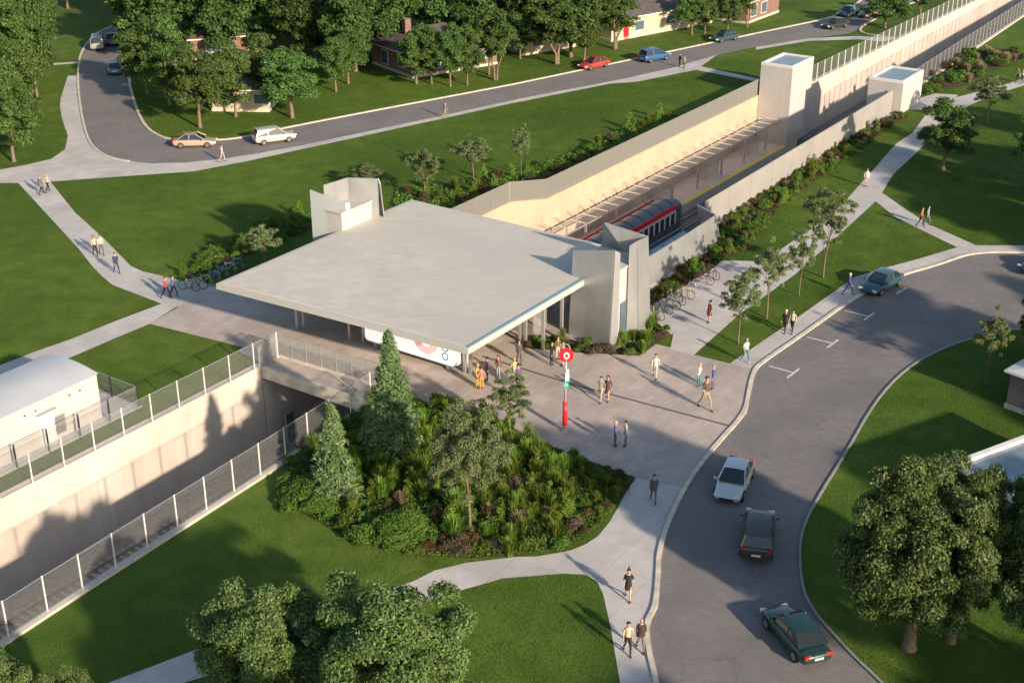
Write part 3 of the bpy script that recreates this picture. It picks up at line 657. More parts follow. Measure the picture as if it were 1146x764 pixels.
scatter(bedS, 160, ['mound', 'mound', 'rust', 'pale', 'mound', 'column'], 'in the bed beside the grey screen', .62, .45, .85, 5)
scatter(bedN, 55, ['mound', 'mound', 'grass', 'column', 'rust'], 'in the bed behind the stepped wall', .9, .7, 1.1, 6)
scatter(bedL, 34, ['mound', 'mound', 'column'], 'beside the left edge of the roof', 1.0, .6, 1.0, 7)
scatter(bedF, 40, ['mound', 'rust', 'pale', 'mound'], 'in the far bed beyond the concrete box', 1.2, .9, 1.5, 8)
# low ground cover between them: one mass nobody could count
def cover(name, bed, n, m, seed, size=.13, hh=.22):
    rs = np.random.RandomState(seed); poly = [(p.x, p.y) for p in gl(bed)]; A = np.array(poly); lo = A.min(0); hi = A.max(0); pts = []
    r = random.Random(seed)
    while len(pts) < n:
        X = r.uniform(lo[0], hi[0]); Y = r.uniform(lo[1], hi[1])
        if inside(poly, X, Y): pts.append((X, Y, .05+r.random()*hh))
    C = np.array(pts); N = rs.normal(size=(n, 3))*.6+np.array([0, 0, .8]); N /= np.linalg.norm(N, axis=1, keepdims=True)
    V, Fq = leaves(C, N, size, rs); return setp(npobj(name, V, Fq, m, None), kind='stuff')
setp(cover('ground_cover', bedI, 60000, M['shrub'], 21, .10, .16), 'low leafy ground cover filling the garden island', 'ground cover')
setp(cover('ground_cover', bedS, 14000, M['rust'], 22, .16), 'low brownish ground cover along the grey screen', 'ground cover')
setp(cover('ground_cover', bedN, 9000, M['shrub'], 23, .2), 'low leafy ground cover behind the stepped wall', 'ground cover')

# ------------------------------------------------------------------ fences
def fence(name, label, pts, h, gap, m='mesh', z=.18, post=.032, pm='white', group=None, rail=True):
    t = thing(name, label, 'fence', pts[0]*1.0, 0, group); o = pts[0]
    pmesh = None; mb = MB(); rb = MB()
    for a, b in zip(pts, pts[1:]):
        L = (b-a).length; n = max(1, round(L/gap)); rz = math.atan2((b-a).y, (b-a).x)
        mb.box(((a+b)/2-o)+Vector((0, 0, z+h/2)), (L, .03, h-.12), rz)
        rb.box(((a+b)/2-o)+Vector((0, 0, z+h-.03)), (L, .035, .035), rz); rb.box(((a+b)/2-o)+Vector((0, 0, z+.06)), (L, .03, .03), rz)
        for i in range(n+1):
            if i == n and b is not pts[-1]: continue
            p = a.lerp(b, i/n)-o
            if pmesh is None:
                q = MB().box((0, 0, h/2), (post*2, post*2, h+.05)).build('post', M[pm], t); pmesh = q
            else: q = pmesh.copy(); COL.objects.link(q); q.parent = t
            q.location = (p.x, p.y, z); q.rotation_euler = (0, 0, rz)
    mb.build('infill_panel', M[m], t)
    if rail: rb.build('rail', M['metal'], t)
    return t
fence('mesh_fence', 'mesh fence with white posts on top of the sunlit retaining wall at left', [tf(-111.9, 3.42), tf(-49.4, 3.38)], 2.05, 2.42)
fence('mesh_fence', 'mesh fence with white posts along the lawn side of the cutting, bottom left', [tf(-112, 16.75), tf(-79, 14.9), tf(-60, 14.1), tf(-50.9, 13.5)], 2.2, 2.45)
fence('bridge_guard', 'glass guard on the bridge edge between plaza and cutting', [tf(-51.3, 3.4), tf(-48.9, 2.9), tf(-48.5, 12.6), tf(-50.7, 13.7)], 1.75, 1.3, m='glasspanel', z=.03, post=.03, pm='metal')
fence('mesh_screen', 'dull grey mesh screen on top of the stepped wall behind the platform', [p+Vector((0, 0, 0)) for p in offset(farR[:4], .22)], 1.95, 2.6, m='meshd', pm='metal', post=.03)
fence('bar_fence', 'tall pale barred fence on the far wall beyond the square tower', [tf(46.2, 2.95), tf(184, 3.95)], 2.2, 2.3, post=.05)
fence('bar_fence', 'barred railing on the near wall beyond the smaller concrete box', [tf(48.7, 15.6), tf(54, 14.45), tf(184, 10.45)], 2.2, 1.9, post=.05, pm='metal')
t = fence('screen_wall', 'long tall grey perforated screen between planting and station trench', [tf(-7.4, 16.7), tf(41, 16.5)], 2.8, 4.8, m='screen', pm='metal', post=.03)
fence('pad_fence', 'low wire fence with black posts round the utility building', [tf(-100, .75), tf(-60.3, .75), tf(-60.3, -7.3), tf(-100, -7.3)], 1.55, 2.5, pm='dark', z=.06, post=.045)
sheet('concrete_pad', [tf(-100, .95), tf(-60.1, .95), tf(-60.1, -7.5), tf(-100, -7.5)], .04, M['concrete'])

# ------------------------------------------------------------------ bridge
t = thing('bridge_deck', 'concrete bridge deck edge crossing the cutting in front of the station', 'bridge', tf(-50.7, 8)); o = tf(-50.7, 8)
MB().prism([tf(-50.72, 3.0)-o, tf(-27.4, 3.0)-o, tf(-27.4, 13.9)-o, tf(-50.72, 13.9)-o], -.72, .024).build('slab', M['wall'], t)
MB().prism([tf(-51.0, 2.9)-o, tf(-50.72, 2.9)-o, tf(-50.72, 13.95)-o, tf(-51.0, 13.95)-o], -.85, .1).build('edge_beam', M['kerb'], t)
MB().prism([tf(-49.1, 3.1)-o, tf(-48.85, 3.1)-o, tf(-48.45, 12.7)-o, tf(-48.7, 12.7)-o], .03, .14).build('kerb', M['kerb'], t)
# tall gate frame in the cutting under the bridge
t = thing('signal_cabinet', 'pale upright frame standing by the wall under the bridge', 'frame', tf(-49.8, 4.1, ZT), TA)
for k in (0, .9): MB().box((k, 0, 1.3), (.1, .1, 2.6)).build('post', M['metal'], t)
MB().box((.45, 0, 2.6), (1.0, .12, .12)).build('crossbar', M['metal'], t); MB().box((.45, 0, 1.2), (.8, .04, 2.2)).build('door', M['darkpanel'], t)

# ------------------------------------------------------------------ station pavilion
SO = tf(-38, 9); st = thing('station_pavilion', 'large flat-roofed station pavilion with pale roof over the plaza', 'station', SO)
def so(s, p, z=0): return tf(s, p, z)-SO
Lc, Fc, Ec, Bc = (-49.6, -2.2), (-48.2, 19.85), (-26.5, 19.9), (-26.4, -2.15)
rp = [so(*q) for q in (Lc, Fc, Ec, Bc)]
MB().prism(rp, 4.36, 4.80).build('fascia', M['fascia'], st)
def inset(d): cx = sum(rp, Vector())/4; return [p+(cx-p).normalized()*d for p in rp]
MB().prism(inset(.42), 4.79, 4.86).build('roof_slab', M['roof'], st)
a, b = so(-48.0, 19.72), so(-33.6, 19.74)
MB().prism(strip([a, b], -.07, .13), 4.801, 4.88).build('gutter', M['gutter'], st)
MB().prism(inset(.9), 4.30, 4.357).build('soffit', M['soffit'], st)
cmesh = None
for s_, p_ in [(-43.4, 16.0), (-43.4, 16.5), (-44.5, .8), (-44.2, 1.2), (-43.8, 5.5), (-43.6, 6.7), (-36.8, 16.3), (-36.8, 16.8), (-37, 18.5), (-34.6, 18.6), (-30, .9), (-29.5, 5.5), (-29.5, 11), (-29.5, 16), (-37, .9)]:
    if cmesh is None: cmesh = q = MB().box((0, 0, 2.17), (.16, .22, 4.34), TA).build('column', M['metal'], st)
    else: q = cmesh.copy(); COL.objects.link(q); q.parent = st
    q.location = so(s_, p_, .03)
MB().prism([so(-42.6, 6.4), so(-41.9, 6.4), so(-41.9, 15.2), so(-42.6, 15.2)], .03, 4.29).build('service_wall', M['offwhite'], st)
MB().prism([so(-30.5, -1.2), so(-30.2, -1.2), so(-30.2, 15), so(-30.5, 15)], .03, 4.29).build('glass_wall', M['glasspanel'], st)
MB().prism([so(-36, 16.9), so(-34.2, 16.9), so(-34.2, 17.0), so(-36, 17.0)], .03, 2.4).build('ticket_screen', M['glasspanel'], st)
# fare gates / benches under the roof
gm = None
for k in range(5):
    lab = '{} slim steel fare gate post from the left under the station roof'
    t = thing('fare_gate', None, 'fare gate', tf(-38, 8.2+k*1.5, .03), TA, 'fare gates')
    if gm is None:
        a_ = MB().box((0, 0, .5), (1.3, .22, 1.0)).build('cabinet', M['metal'], t, bevel=.03); b_ = MB().box((0, .35, .75), (.06, .55, .9)).build('paddle', M['glasspanel'], t); gm = (a_, b_)
    else:
        for m_ in gm: q = m_.copy(); COL.objects.link(q); q.parent = t
    reg(t, 'fare gates', lab)
# billboard
bo = tf(-43.9, 11.35, .03); bb = thing('billboard', 'wide white illuminated billboard under the roof edge with a pink ring', 'billboard', bo, TA-math.pi/2)
def rrect(w_, h_, r_, n=6):
    pts = []
    for cx, cz, a0 in ((w_/2-r_, h_/2-r_, 0), (-w_/2+r_, h_/2-r_, 90), (-w_/2+r_, -h_/2+r_, 180), (w_/2-r_, -h_/2+r_, 270)):
        for k in range(n+1): q = R(a0+90*k/n); pts.append((cx+r_*math.cos(q), cz+r_*math.sin(q)))
    return pts
def vplate(mb, pts, y0, y1, zc, xc=0, mi=0):
    n = len(pts); vs_ = [(x+xc, y0, z+zc) for x, z in pts]+[(x+xc, y1, z+zc) for x, z in pts]
    mb.add(vs_, [tuple(range(n)), tuple(range(2*n-1, n-1, -1))]+[(i, n+i, n+(i+1) % n, (i+1) % n) for i in range(n)], mi); return mb
M['boardlit'] = mat('boardlit', (.86, .84, .80), .5, emit=.55)
M['pinkprint'] = mat('pinkprint', (.82, .46, .45), .5, emit=.35)
vplate(MB(), rrect(8.6, 3.0, .35), 0, .55, 1.95).build('cabinet', M['white'], bb)
vplate(MB(), rrect(8.4, 2.8, .3), -.03, -.004, 1.95).build('face', M['boardlit'], bb)
mb = MB(); n = 48; vs_ = []
for k in range(n):
    q = 2*math.pi*k/n
    for rr in (.5, 1.12): vs_.append((1.55+rr*math.cos(q), -.045, 2.0+rr*math.sin(q)))
mb.add(vs_, [(2*k, 2*k+1, (2*k+3) % (2*n), (2*k+2) % (2*n)) for k in range(n)]); mb.build('ring_print', M['pinkprint'], bb)
for k in (0, 1): MB().box((-3.4+6.8*k, .28, .22), (.3, .3, .46)).build('foot', M['metal'], bb)
def text(body, size, mt, parent, loc, rot, name='lettering', ext=.006, bold=0):
    c = bpy.data.curves.new(name, 'FONT'); c.body = body; c.size = size; c.align_x = 'CENTER'; c.align_y = 'CENTER'; c.extrude = ext; c.offset = bold
    c.materials.append(mt); q = bpy.data.objects.new('t', c); COL.objects.link(q); dg = bpy.context.evaluated_depsgraph_get(); dg.update(); me = bpy.data.meshes.new_from_object(q.evaluated_get(dg)); bpy.data.objects.remove(q)
    o = bpy.data.objects.new(name, me); COL.objects.link(o); o.parent = parent; o.location = loc; o.rotation_euler = rot; return o
text('OCO', .8, M['gutter'], bb, (3.35, -.05, 1.75), (math.pi/2, -math.pi/2, 0), bold=.012)

# ------------------------------------------------------------------ glass towers on both sides of the roof
def panel(mb, A, B, C, D, th=.08):
    """A,B bottom  C,D top (A under D)"""
    n = (B-A).cross(D-A).normalized()*th
    vs_ = [A, B, C, D, A+n, B+n, C+n, D+n]
    return mb.add(vs_, [(0, 1, 2, 3), (7, 6, 5, 4), (0, 4, 5, 1), (1, 5, 6, 2), (2, 6, 7, 3), (3, 7, 4, 0)])
def tower(label, s0, s1, p0, p1, panels, ztop, pm='panel'):
    o = tf((s0+s1)/2, (p0+p1)/2); t = thing('lift_tower', label, 'tower', o)
    MB().prism([tf(s0, p0)-o, tf(s1, p0)-o, tf(s1, p1)-o, tf(s0, p1)-o], .03, ztop).build('shaft', M['offwhite'], t)
    MB().prism([tf(s0-.1, p0-.1)-o, tf(s1+.1, p0-.1)-o, tf(s1+.1, p1+.1)-o, tf(s0-.1, p1+.1)-o], ztop, ztop+.12).build('roof', M['roof'], t)
    for (A, B, C, D, m_) in panels: panel(MB(), A-o, B-o, C-o, D-o).build('cladding_panel', M[m_], t)
    return t, o
def at(s, p, z): return tf(s, p, z)
bl = g(637, 374); br = g(682, 390); b2 = g(691, 389); c0 = g(700, 379.5); c1 = g(713, 376.5); c2 = g(727, 366)
def up(x, y, x2, y2): return g(x2, y2, hg(x, y, y2))
ta, tb, tc, td, te, tg = up(637, 374, 642, 280), up(682, 390, 688, 280), up(691, 389, 694, 283), up(700, 379.5, 704, 275), up(713, 376.5, 712, 270), up(727, 366, 724.6, 264.5)
rt = [(bl, br, tb, ta, 'panel'), (br, b2, tc, tb, 'panel'), (c0, c1, te, td, 'panel'), (c1, c2, tg, te, 'panel'), (g(724, 318, 3.5), g(672, 282, 5), g(676, 249, 8.2), tg, 'panel')]
t, o = tower('faceted metal-clad tower at the right corner of the station roof', -33.2, -29.6, 18.9, 22.5, rt, 5.9)
MB().prism([tf(-32.7, 22.5)-o, tf(-31.0, 22.5)-o, tf(-31.0, 22.6)-o, tf(-32.7, 22.6)-o], .1, 3.2).build('doorway', M['glass'], t)
def dn(v, z): return Vector((v.x, v.y, z))
q1 = g(347, 212, 8.0); q2 = g(382.5, 226, 7.0); q3 = g(387.5, 225.5, 7.0); q4 = g(362, 207.5, 8.2); q5 = g(389, 199, 8.3); q6 = g(422.7, 200, 8.3); q7 = g(425, 206, 7.9)
OF = Vector((.29, -.2, 0)); q2 += OF; q3 += OF
lt_ = [ (dn(q1, 0), dn(q2, 4.0), q2, q1, 'frost'), (dn(q2, 4.0), dn(q3, 4.0), q3, q2, 'white'),
        (dn(q5, 0), dn(q4, 0), q4, q5, 'panel'), (dn(q6, 0), dn(q5, 0), q5, q6, 'panel'), (g(429.5, 243, 4.87), g(425, 235, 4.87), q6, q7, 'panel')]
tower('pale faceted tower with frosted screens behind the left side of the roof', -35.9, -30.9, -5.0, -1.8, lt_, 6.3)

# glazed stair enclosure
o = tf(-15, 17); t = thing('stair_enclosure', 'long low metal-clad stair enclosure with a blue glass roof beside the planting', 'stair enclosure', o)
mb = MB(); panel(mb, tf(-28.2, 19.3)-o, tf(-15, 19.25)-o, tf(-15, 18.8, 2.6)-o, tf(-28.2, 18.9, 2.75)-o, .1); mb.build('cladding_panel', M['panel'], t)
mb = MB(); panel(mb, tf(-15, 19.25)-o, tf(-9.0, 19.1)-o, tf(-9.3, 18.6, 2.55)-o, tf(-15, 18.8, 2.6)-o, .1); mb.build('cladding_panel', M['panel'], t)
mb = MB(); panel(mb, tf(-9.0, 19.1)-o, tf(-7.3, 16.4)-o, tf(-7.9, 16.1, 2.6)-o, tf(-9.3, 18.6, 2.55)-o, .12); mb.build('cladding_panel', M['panel'], t)
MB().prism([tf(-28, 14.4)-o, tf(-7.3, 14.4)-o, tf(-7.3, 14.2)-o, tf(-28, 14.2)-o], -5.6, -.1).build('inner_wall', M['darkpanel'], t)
MB().prism([tf(-28, 14.45)-o, tf(-7.4, 14.45)-o, tf(-8.1, 16.0)-o, tf(-9.5, 18.7)-o, tf(-28, 18.8)-o], -.4, -.3).build('glass_roof', M['blueglass'], t)
mb = MB()
for k in range(9): c = tf(-27+k*2.15, 16.6, -.28)-o; mb.box(c, (.06, 4.1, .05), TA)
mb.box(tf(-18, 16.6, -.28)-o, (19.5, .05, .05), TA); mb.build('roof_bars', M['metal'], t)
MB().prism(strip([tf(-28, 19.45)-o, tf(-8.9, 19.3)-o, tf(-7.1, 16.6)-o], -.25, .1), 0, .22).build('plinth', M['kerb'], t)

# square towers over the far end of the platform
def boxtower(label, s0, s1, p0, p1, zt):
    o = tf((s0+s1)/2, (p0+p1)/2); t = thing('vent_tower', label, 'tower', o)
    MB().prism([tf(s0, p0)-o, tf(s1, p0)-o, tf(s1, p1)-o, tf(s0, p1)-o], -5.6, zt-.3).build('shaft', M['offwhite'], t)
    mb = MB(); w_ = .35
    for a, b, c, d_ in ((s0, s1, p0, p0+w_), (s0, s1, p1-w_, p1), (s0, s0+w_, p0+w_, p1-w_), (s1-w_, s1, p0+w_, p1-w_)):
        mb.prism([tf(a, c)-o, tf(b, c)-o, tf(b, d_)-o, tf(a, d_)-o], zt-.3, zt)
    mb.build('parapet', M['white'], t)
    MB().prism([tf(s0+.35, p0+.35)-o, tf(s1-.35, p0+.35)-o, tf(s1-.35, p1-.35)-o, tf(s0+.35, p1-.35)-o], zt-.298, zt-.18).build('skylight', M['blueglass'], t)
boxtower('tall square off-white tower at the far end of the platform', 39.6, 46.0, .15, 4.3, 4.3)
boxtower('lower off-white concrete box with skylight by the far forecourt', 41.3, 48.3, 13.3, 17.5, 4.0)

# platform canopy
o = tf(-20, 2, -5.6); t = thing('platform_canopy', 'long skeletal glass canopy on posts along the far platform', 'canopy', o, TA)
MB().box((32, -.3, 3.18), (64, 1.6, .04)).build('glass_roof', mat('canopyglass', (.5, .5, .5), .1, alpha=.12), t)
for y in (-1.15, .55): MB().box((32, y, 3.05), (64, .10, .14)).build('beam', M['metal'], t)
MB().box((32, .7, 3.0), (64, .05, .12)).build('beam', M['dark'], t)  # dark bar put in for a shadow-like line beside the rear beam
q0 = None
for k in range(30):
    if q0 is None: q0 = q = MB().box((0, -.3, 0), (.07, 1.8, .08)).build('rafter', M['white'], t)
    else: q = q0.copy(); COL.objects.link(q); q.parent = t
    q.location = (1+k*2.15, 0, 3.26)
q0 = None
for k in range(11):
    if q0 is None: q0 = q = MB().box((0, -.9, 1.5), (.14, .2, 3.0)).build('post', M['metal'], t)
    else: q = q0.copy(); COL.objects.link(q); q.parent = t
    q.location = (2.5+k*6, 0, 0)
q0 = None
for k in range(28):
    if q0 is None: q0 = q = MB().tube([(0, .6, 0), (.3, 1.7, .35), (.9, .6, .0)], .035, 5).build('bracket', M['metal'], t)
    else: q = q0.copy(); COL.objects.link(q); q.parent = t
    q.location = (1.5+k*2.25, 0, 3.15)
# glass wind shelters on the platform
for k in range(3):
    t = thing('wind_shelter', '', 'shelter', tf(12+k*11, 2.4, -5.6), TA, 'glass shelters on the platform')
    MB().box((0, 0, 1.1), (3, .05, 2.0)).build('glass_panel', M['glasspanel'], t); MB().box((-1.5, .5, 1.1), (.05, 1.0, 2.0)).build('glass_panel', M['glasspanel'], t)
    for x in (-1.5, 1.5): MB().box((x, 0, 1.1), (.08, .08, 2.2)).build('post', M['metal'], t)
    reg(t, 'glass shelters on the platform', '{} small glass shelter from the left under the platform canopy')

# ------------------------------------------------------------------ train
o = tf(-26.5, 5.7, ZT+.2); t = thing('train', 'dark grey light rail train with a red roof edge stopped at the platform', 'train', o, TA)
LT = 33.9; hwT = 1.32
sec = [(-hwT+.05, .35), (-hwT, .6), (-hwT, 3.0), (-hwT+.12, 3.3), (-.75, 3.62), (-.35, 3.74), (0, 3.78), (.35, 3.74), (.75, 3.62), (hwT-.12, 3.3), (hwT, 3.0), (hwT, .6), (hwT-.05, .35)]
M['trainbody'] = mat('trainbody', (.12, .13, .145), .35); M['trainroof'] = mat('trainroof', (.075, .085, .095), .45, (.10, .11, .12), 1.5)
mb = MB(); n = len(sec); xs = [0, LT-2.2, LT-.7, LT]; sc_ = [1, 1, .96, .82]
vs_ = [(x, y*k_, .35+(z-.35)*(.35+.65*k_ if k_ < 1 else 1)) for x, k_ in zip(xs, sc_) for y, z in sec]; fs_ = []; mi_ = []
for i in range(len(xs)-1):
    for j in range(n-1): fs_.append((i*n+j, (i+1)*n+j, (i+1)*n+j+1, i*n+j+1))
    fs_.append((i*n+n-1, (i+1)*n+n-1, (i+1)*n, i*n))
fs_.append(tuple(range(n))); fs_.append(tuple(range(4*n-1, 3*n-1, -1)))
mb.add(vs_, fs_); mb.build('body', M['trainbody'], t)
mb = MB()
for k in range(16): mb.tube([(1.1+k*2.05, y, z+.03) for y, z in sec[3:10]], .025, 5)
mb.build('roof_ribs', M['dark'], t)
for s_ in (-1, 1):
    MB().box((LT/2-.9, s_*(hwT+.012), 3.16), (LT-1.9, .07, .52)).build('red_stripe', M['red'], t)
    MB().box((LT/2-.9, s_*(hwT+.01), 2.74), (LT-1.9, .04, .32)).build('white_band', M['white'], t)
    q0 = None
    for k in range(28):
        if q0 is None: q0 = q = MB().box((0, 0, 0), (.74, .04, 1.2)).build('window', M['carglass'], t)
        else: q = q0.copy(); COL.objects.link(q); q.parent = t
        q.location = (1.2+k*1.12, s_*(hwT+.012), 2.0)
    q0 = None
    for k in range(29):
        if q0 is None: q0 = q = MB().box((0, 0, 0), (.36, .035, 1.25)).build('pillar_panel', M['white'], t)
        else: q = q0.copy(); COL.objects.link(q); q.parent = t
        q.location = (.64+k*1.12, s_*(hwT+.01), 2.0)
MB().box((LT-.3, 0, 2.2), (.5, 1.9, 1.1), rot=Matrix.Rotation(R(12), 3, 'Y')).build('windscreen', M['carglass'], t)
for s_ in (-.8, .8): MB().disc((LT+.02, s_, 1.0), .12, .1, 'x', 12).build('headlight', M['lamp'], t)
mb = MB()
for x in (3, 5, 15, 17, 28, 30):
    for y in (-.72, .72): mb.disc((x, y, .2), .33, .12, 'y', 14)
mb.build('bogies', M['dark'], t)

# ------------------------------------------------------------------ utility building
o = tf(-62.8, 0); ub = thing('utility_building', 'white utility building with a curved pale grey roof at the left edge', 'building', o, TA)
Lu = 36; wu = 5.0
MB().prism([(-Lu, 0, 0), (0, 0, 0), (0, wu, 0), (-Lu, wu, 0)], .04, 3.35).build('wall', M['offwhite'], ub)
arc = [(k/12*wu, 3.35+.26*math.sin(math.pi*k/12)) for k in range(13)]
mb = MB(); ar2 = [(-.12+(wu+.24)*k/12, 3.36+.30*math.sin(math.pi*k/12)) for k in range(13)]
nn = len(ar2); vs_ = [(x, y, z) for x in (-Lu-.1, .1) for y, z in ar2]
mb.add(vs_, [(i, nn+i, nn+i+1, i+1) for i in range(nn-1)]+[tuple(range(nn)), tuple(range(2*nn-1, nn-1, -1)), (0, nn-1, 2*nn-1, nn)]); mb.build('roof', M['greyroof'], ub)
for k, x in enumerate((-4.3, -9.3)):
    dr = MB().box((x, -.04, 1.2), (1.15, .08, 2.3)).build('door', M['white'], ub)
    MB().box((x, -.09, 2.4), (1.5, .2, .1)).build('door_head', M['panel'], dr)
lv = MB()
for k in range(12): lv.box((-3.35, -.06, .5+k*.11), (.85, .1, .05))
lv.build('louvre', M['metal'], ub)
for k, x in enumerate((-5.4, -1.9)):
    sg = MB().box((x, -.02, 2.55), (1.0, .04, .62)).build('sign', M['white'], ub)
    q = MB().box((x-.42, -.045, 2.76), (.14, .012, .14)).box((x+.42, -.045, 2.76), (.14, .012, .14))
    for r_ in range(3):
        for c_ in range(5): q.box((x-.3+c_*.15+(.02 if r_ % 2 else 0), -.045, 2.68-r_*.12), (.10, .012, .045))
    q.build('sign_print', M['dark'], sg)

# ------------------------------------------------------------------ houses
def house(name, label, A, B, depth, hw, hr, wallm, roofm, wins=(), gable=False, ov=.5, chimney=None, door=None, base=True):
    L = (B-A).length; rz = math.atan2((B-A).y, (B-A).x); t = thing(name, label, 'house', A, rz)
    MB().prism([(0, 0, 0), (L, 0, 0), (L, depth, 0), (0, depth, 0)], 0, hw).build('wall', M[wallm], t)
    mb = MB(); a, b, c, d_ = (-ov, -ov), (L+ov, -ov), (L+ov, depth+ov), (-ov, depth+ov); hh = depth/2 if not gable else 0
    e = [(*a, hw+.16), (*b, hw+.16), (*c, hw+.16), (*d_, hw+.16), (hh if hh else -ov, depth/2, hr), (L-hh if hh else L+ov, depth/2, hr)]
    mb.add(e, [(0, 1, 5, 4), (1, 2, 5), (2, 3, 4, 5), (3, 0, 4), (3, 2, 1, 0)]); rf = mb.build('roof', M[roofm], t)
    MB().prism([a, b, c, d_], hw+.002, hw+.155).build('fascia', M['white'], rf)
    if chimney:
        MB().box((chimney[0], chimney[1], hr+.1), (.9, .8, 1.8)).build('chimney', M['brick'], rf)
    for (sd, u0, u1, z0, z1) in wins:
        if sd == 'f': c = Vector(((u0+u1)/2, 0, (z0+z1)/2)); sz = (u1-u0, .12, z1-z0); gz = (u1-u0-.2, .16, z1-z0-.2)
        else: c = Vector((0, (u0+u1)/2, (z0+z1)/2)); sz = (.12, u1-u0, z1-z0); gz = (.16, u1-u0-.2, z1-z0-.2)
        w_ = MB().box(c, sz).build('window', M['white'], t); MB().box(c, gz).build('pane', M['glass'], w_)
    if door: MB().box((door, -.02, 1.05), (1, .12, 2.1)).build('door', M['red'] if len(name) > 5 and wallm == 'cream' else M['white'], t)
    if base: MB().prism([(-.08, -.08, 0), (L+.08, -.08, 0), (L+.08, depth+.08, 0), (-.08, depth+.08, 0)], 0, .35).build('foundation', M['kerb'], t)
    return t
house('brick_bungalow', 'dark-roofed brick bungalow with white window bays behind the roadside trees', g(462, 88), g(556, 72), 10, 2.9, 5.4, 'brick', 'shingle',
      [('f', 2, 4.4, .8, 2.4), ('f', 5.4, 8, .8, 2.4), ('f', 9, 11.6, .8, 2.4), ('l', 6, 7.6, .6, 2.5), ('l', 2, 3.6, .9, 2.3)], chimney=(3, 6))
house('cream_bungalow', 'low cream walled bungalow half hidden by trees at the left end of the road', g(238, 124.5), g(301, 125.5), 9, 2.6, 4.2, 'cream', 'shingle', [('f', 1, 3, .9, 2.2), ('f', 5, 7, .9, 2.2)])
house('brick_bungalow', 'bungalow with dark reddish roof deep among the trees at upper left', g(215, 68), g(292, 62), 10, 2.8, 5.2, 'brick', 'shinglered', [('f', 2, 4, .9, 2.3), ('f', 8, 10, .9, 2.3)])
house('cream_bungalow', 'cream bungalow between tree trunks behind the red car', g(588, 62), g(651, 51), 9, 2.7, 4.8, 'cream', 'shingle', [('f', 1.2, 3.2, .9, 2.2), ('f', 8, 9.5, .9, 2.2)])
house('cream_house', 'sunlit cream house with a red door and dark grey roof above the blue car', g(684, 47), g(796, 25.5), 11, 3.0, 5.6, 'cream', 'shingle', [('f', 4.6, 6.6, .9, 2.4), ('f', 11, 13, 1, 2.3), ('f', 15.5, 17.5, 1, 2.3)], door=2.9)
house('brick_house', 'brick and white house at the end of the row near the road fork', g(836, 27), g(871, 14), 9, 3.2, 5.4, 'brick', 'shingle', [('f', 1, 3, .8, 2.6), ('f', 4.5, 6.5, .8, 2.6)])
house('brick_house', 'grey-brown brick house corner with pale base at the right edge', g(1125, 456), g(1200, 484), 9, 2.7, 3.5, 'brickgrey', 'greyroof', [('f', 3, 5, .9, 2.2)], ov=.35)
# flat roofed building at lower right
A, B, Cc = g(1068, 518, 3.2), g(1200, 469, 3.2), g(1150, 596, 3.2)
o = Vector((A.x, A.y, 0)); u_ = (B-A); u_.z = 0; v_ = Vector((u_.y, -u_.x, 0)).normalized()*9
t = thing('flat_roof_building', 'flat-roofed building with white parapet and bluish roof at the lower right edge', 'building', o)
z3 = Vector((0, 0, 0)); MB().prism([z3, v_, v_+u_, u_], 0, 2.9).build('wall', M['brickgrey'], t)
un = u_.normalized(); vn = v_.normalized()
mb = MB()
for a, b in ((z3, u_), (u_, u_+v_), (u_+v_, v_), (v_, z3)):
    mb.box((a+b)/2+Vector((0, 0, 3.05)), ((b-a).length+.35, .35, .36), math.atan2((b-a).y, (b-a).x))
mb.build('parapet', M['white'], t)
MB().prism([z3, v_, v_+u_, u_], 2.901, 3.0).build('roof', M['blueglass'], t)

# ------------------------------------------------------------------ sign pole
o = g(632, 482, .03); t = thing('station_marker', 'tall red and white station marker pole with round red disc on the plaza', 'sign', o)
MB().tube([(0, 0, 0), (0, 0, 5.4)], .075, 12).build('pole', M['metal'], t, smooth=True)
MB().tube([(0, 0, 0), (0, 0, .12)], .22, 16).build('base', M['metal'], t)
MB().tube([(0, 0, .45), (0, 0, 2.15)], .17, 14).build('red_sleeve', M['red'], t, smooth=True)
MB().disc((0, 0, 5.55), .48, .14, 'y', 28).build('disc', M['red'], t)
mb = MB(); n = 28; vs_ = []
for k in range(n):
    q = 2*math.pi*k/n
    for rr in (.13, .25): vs_.append((.03+rr*.8*math.cos(q), -.08, 5.53+rr*math.sin(q)))
mb.add(vs_, [(2*k, 2*k+1, (2*k+3) % (2*n), (2*k+2) % (2*n)) for k in range(n)]); mb.build('emblem', M['white'], t)
MB().tube([(-.25, 0, 6.0), (-.12, 0, 6.3), (.12, 0, 6.3), (.25, 0, 6.0)], .03, 6).build('top_hoop', M['metal'], t)
M['green'] = mat('green', (.03, .38, .25), .5)
MB().box((.03, -.1, 3.45), (.34, .06, .45)).build('green_sign', M['green'], t)
MB().box((.1, -.1, 4.0), (.26, .06, .5)).build('white_sign', M['white'], t)
MB().box((.1, -.1, 4.45), (.2, .06, .26)).build('white_sign', M['white'], t)
text('O', .3, M['white'], t, (.03, -.135, 3.45), (math.pi/2, 0, 0), 'pictogram')

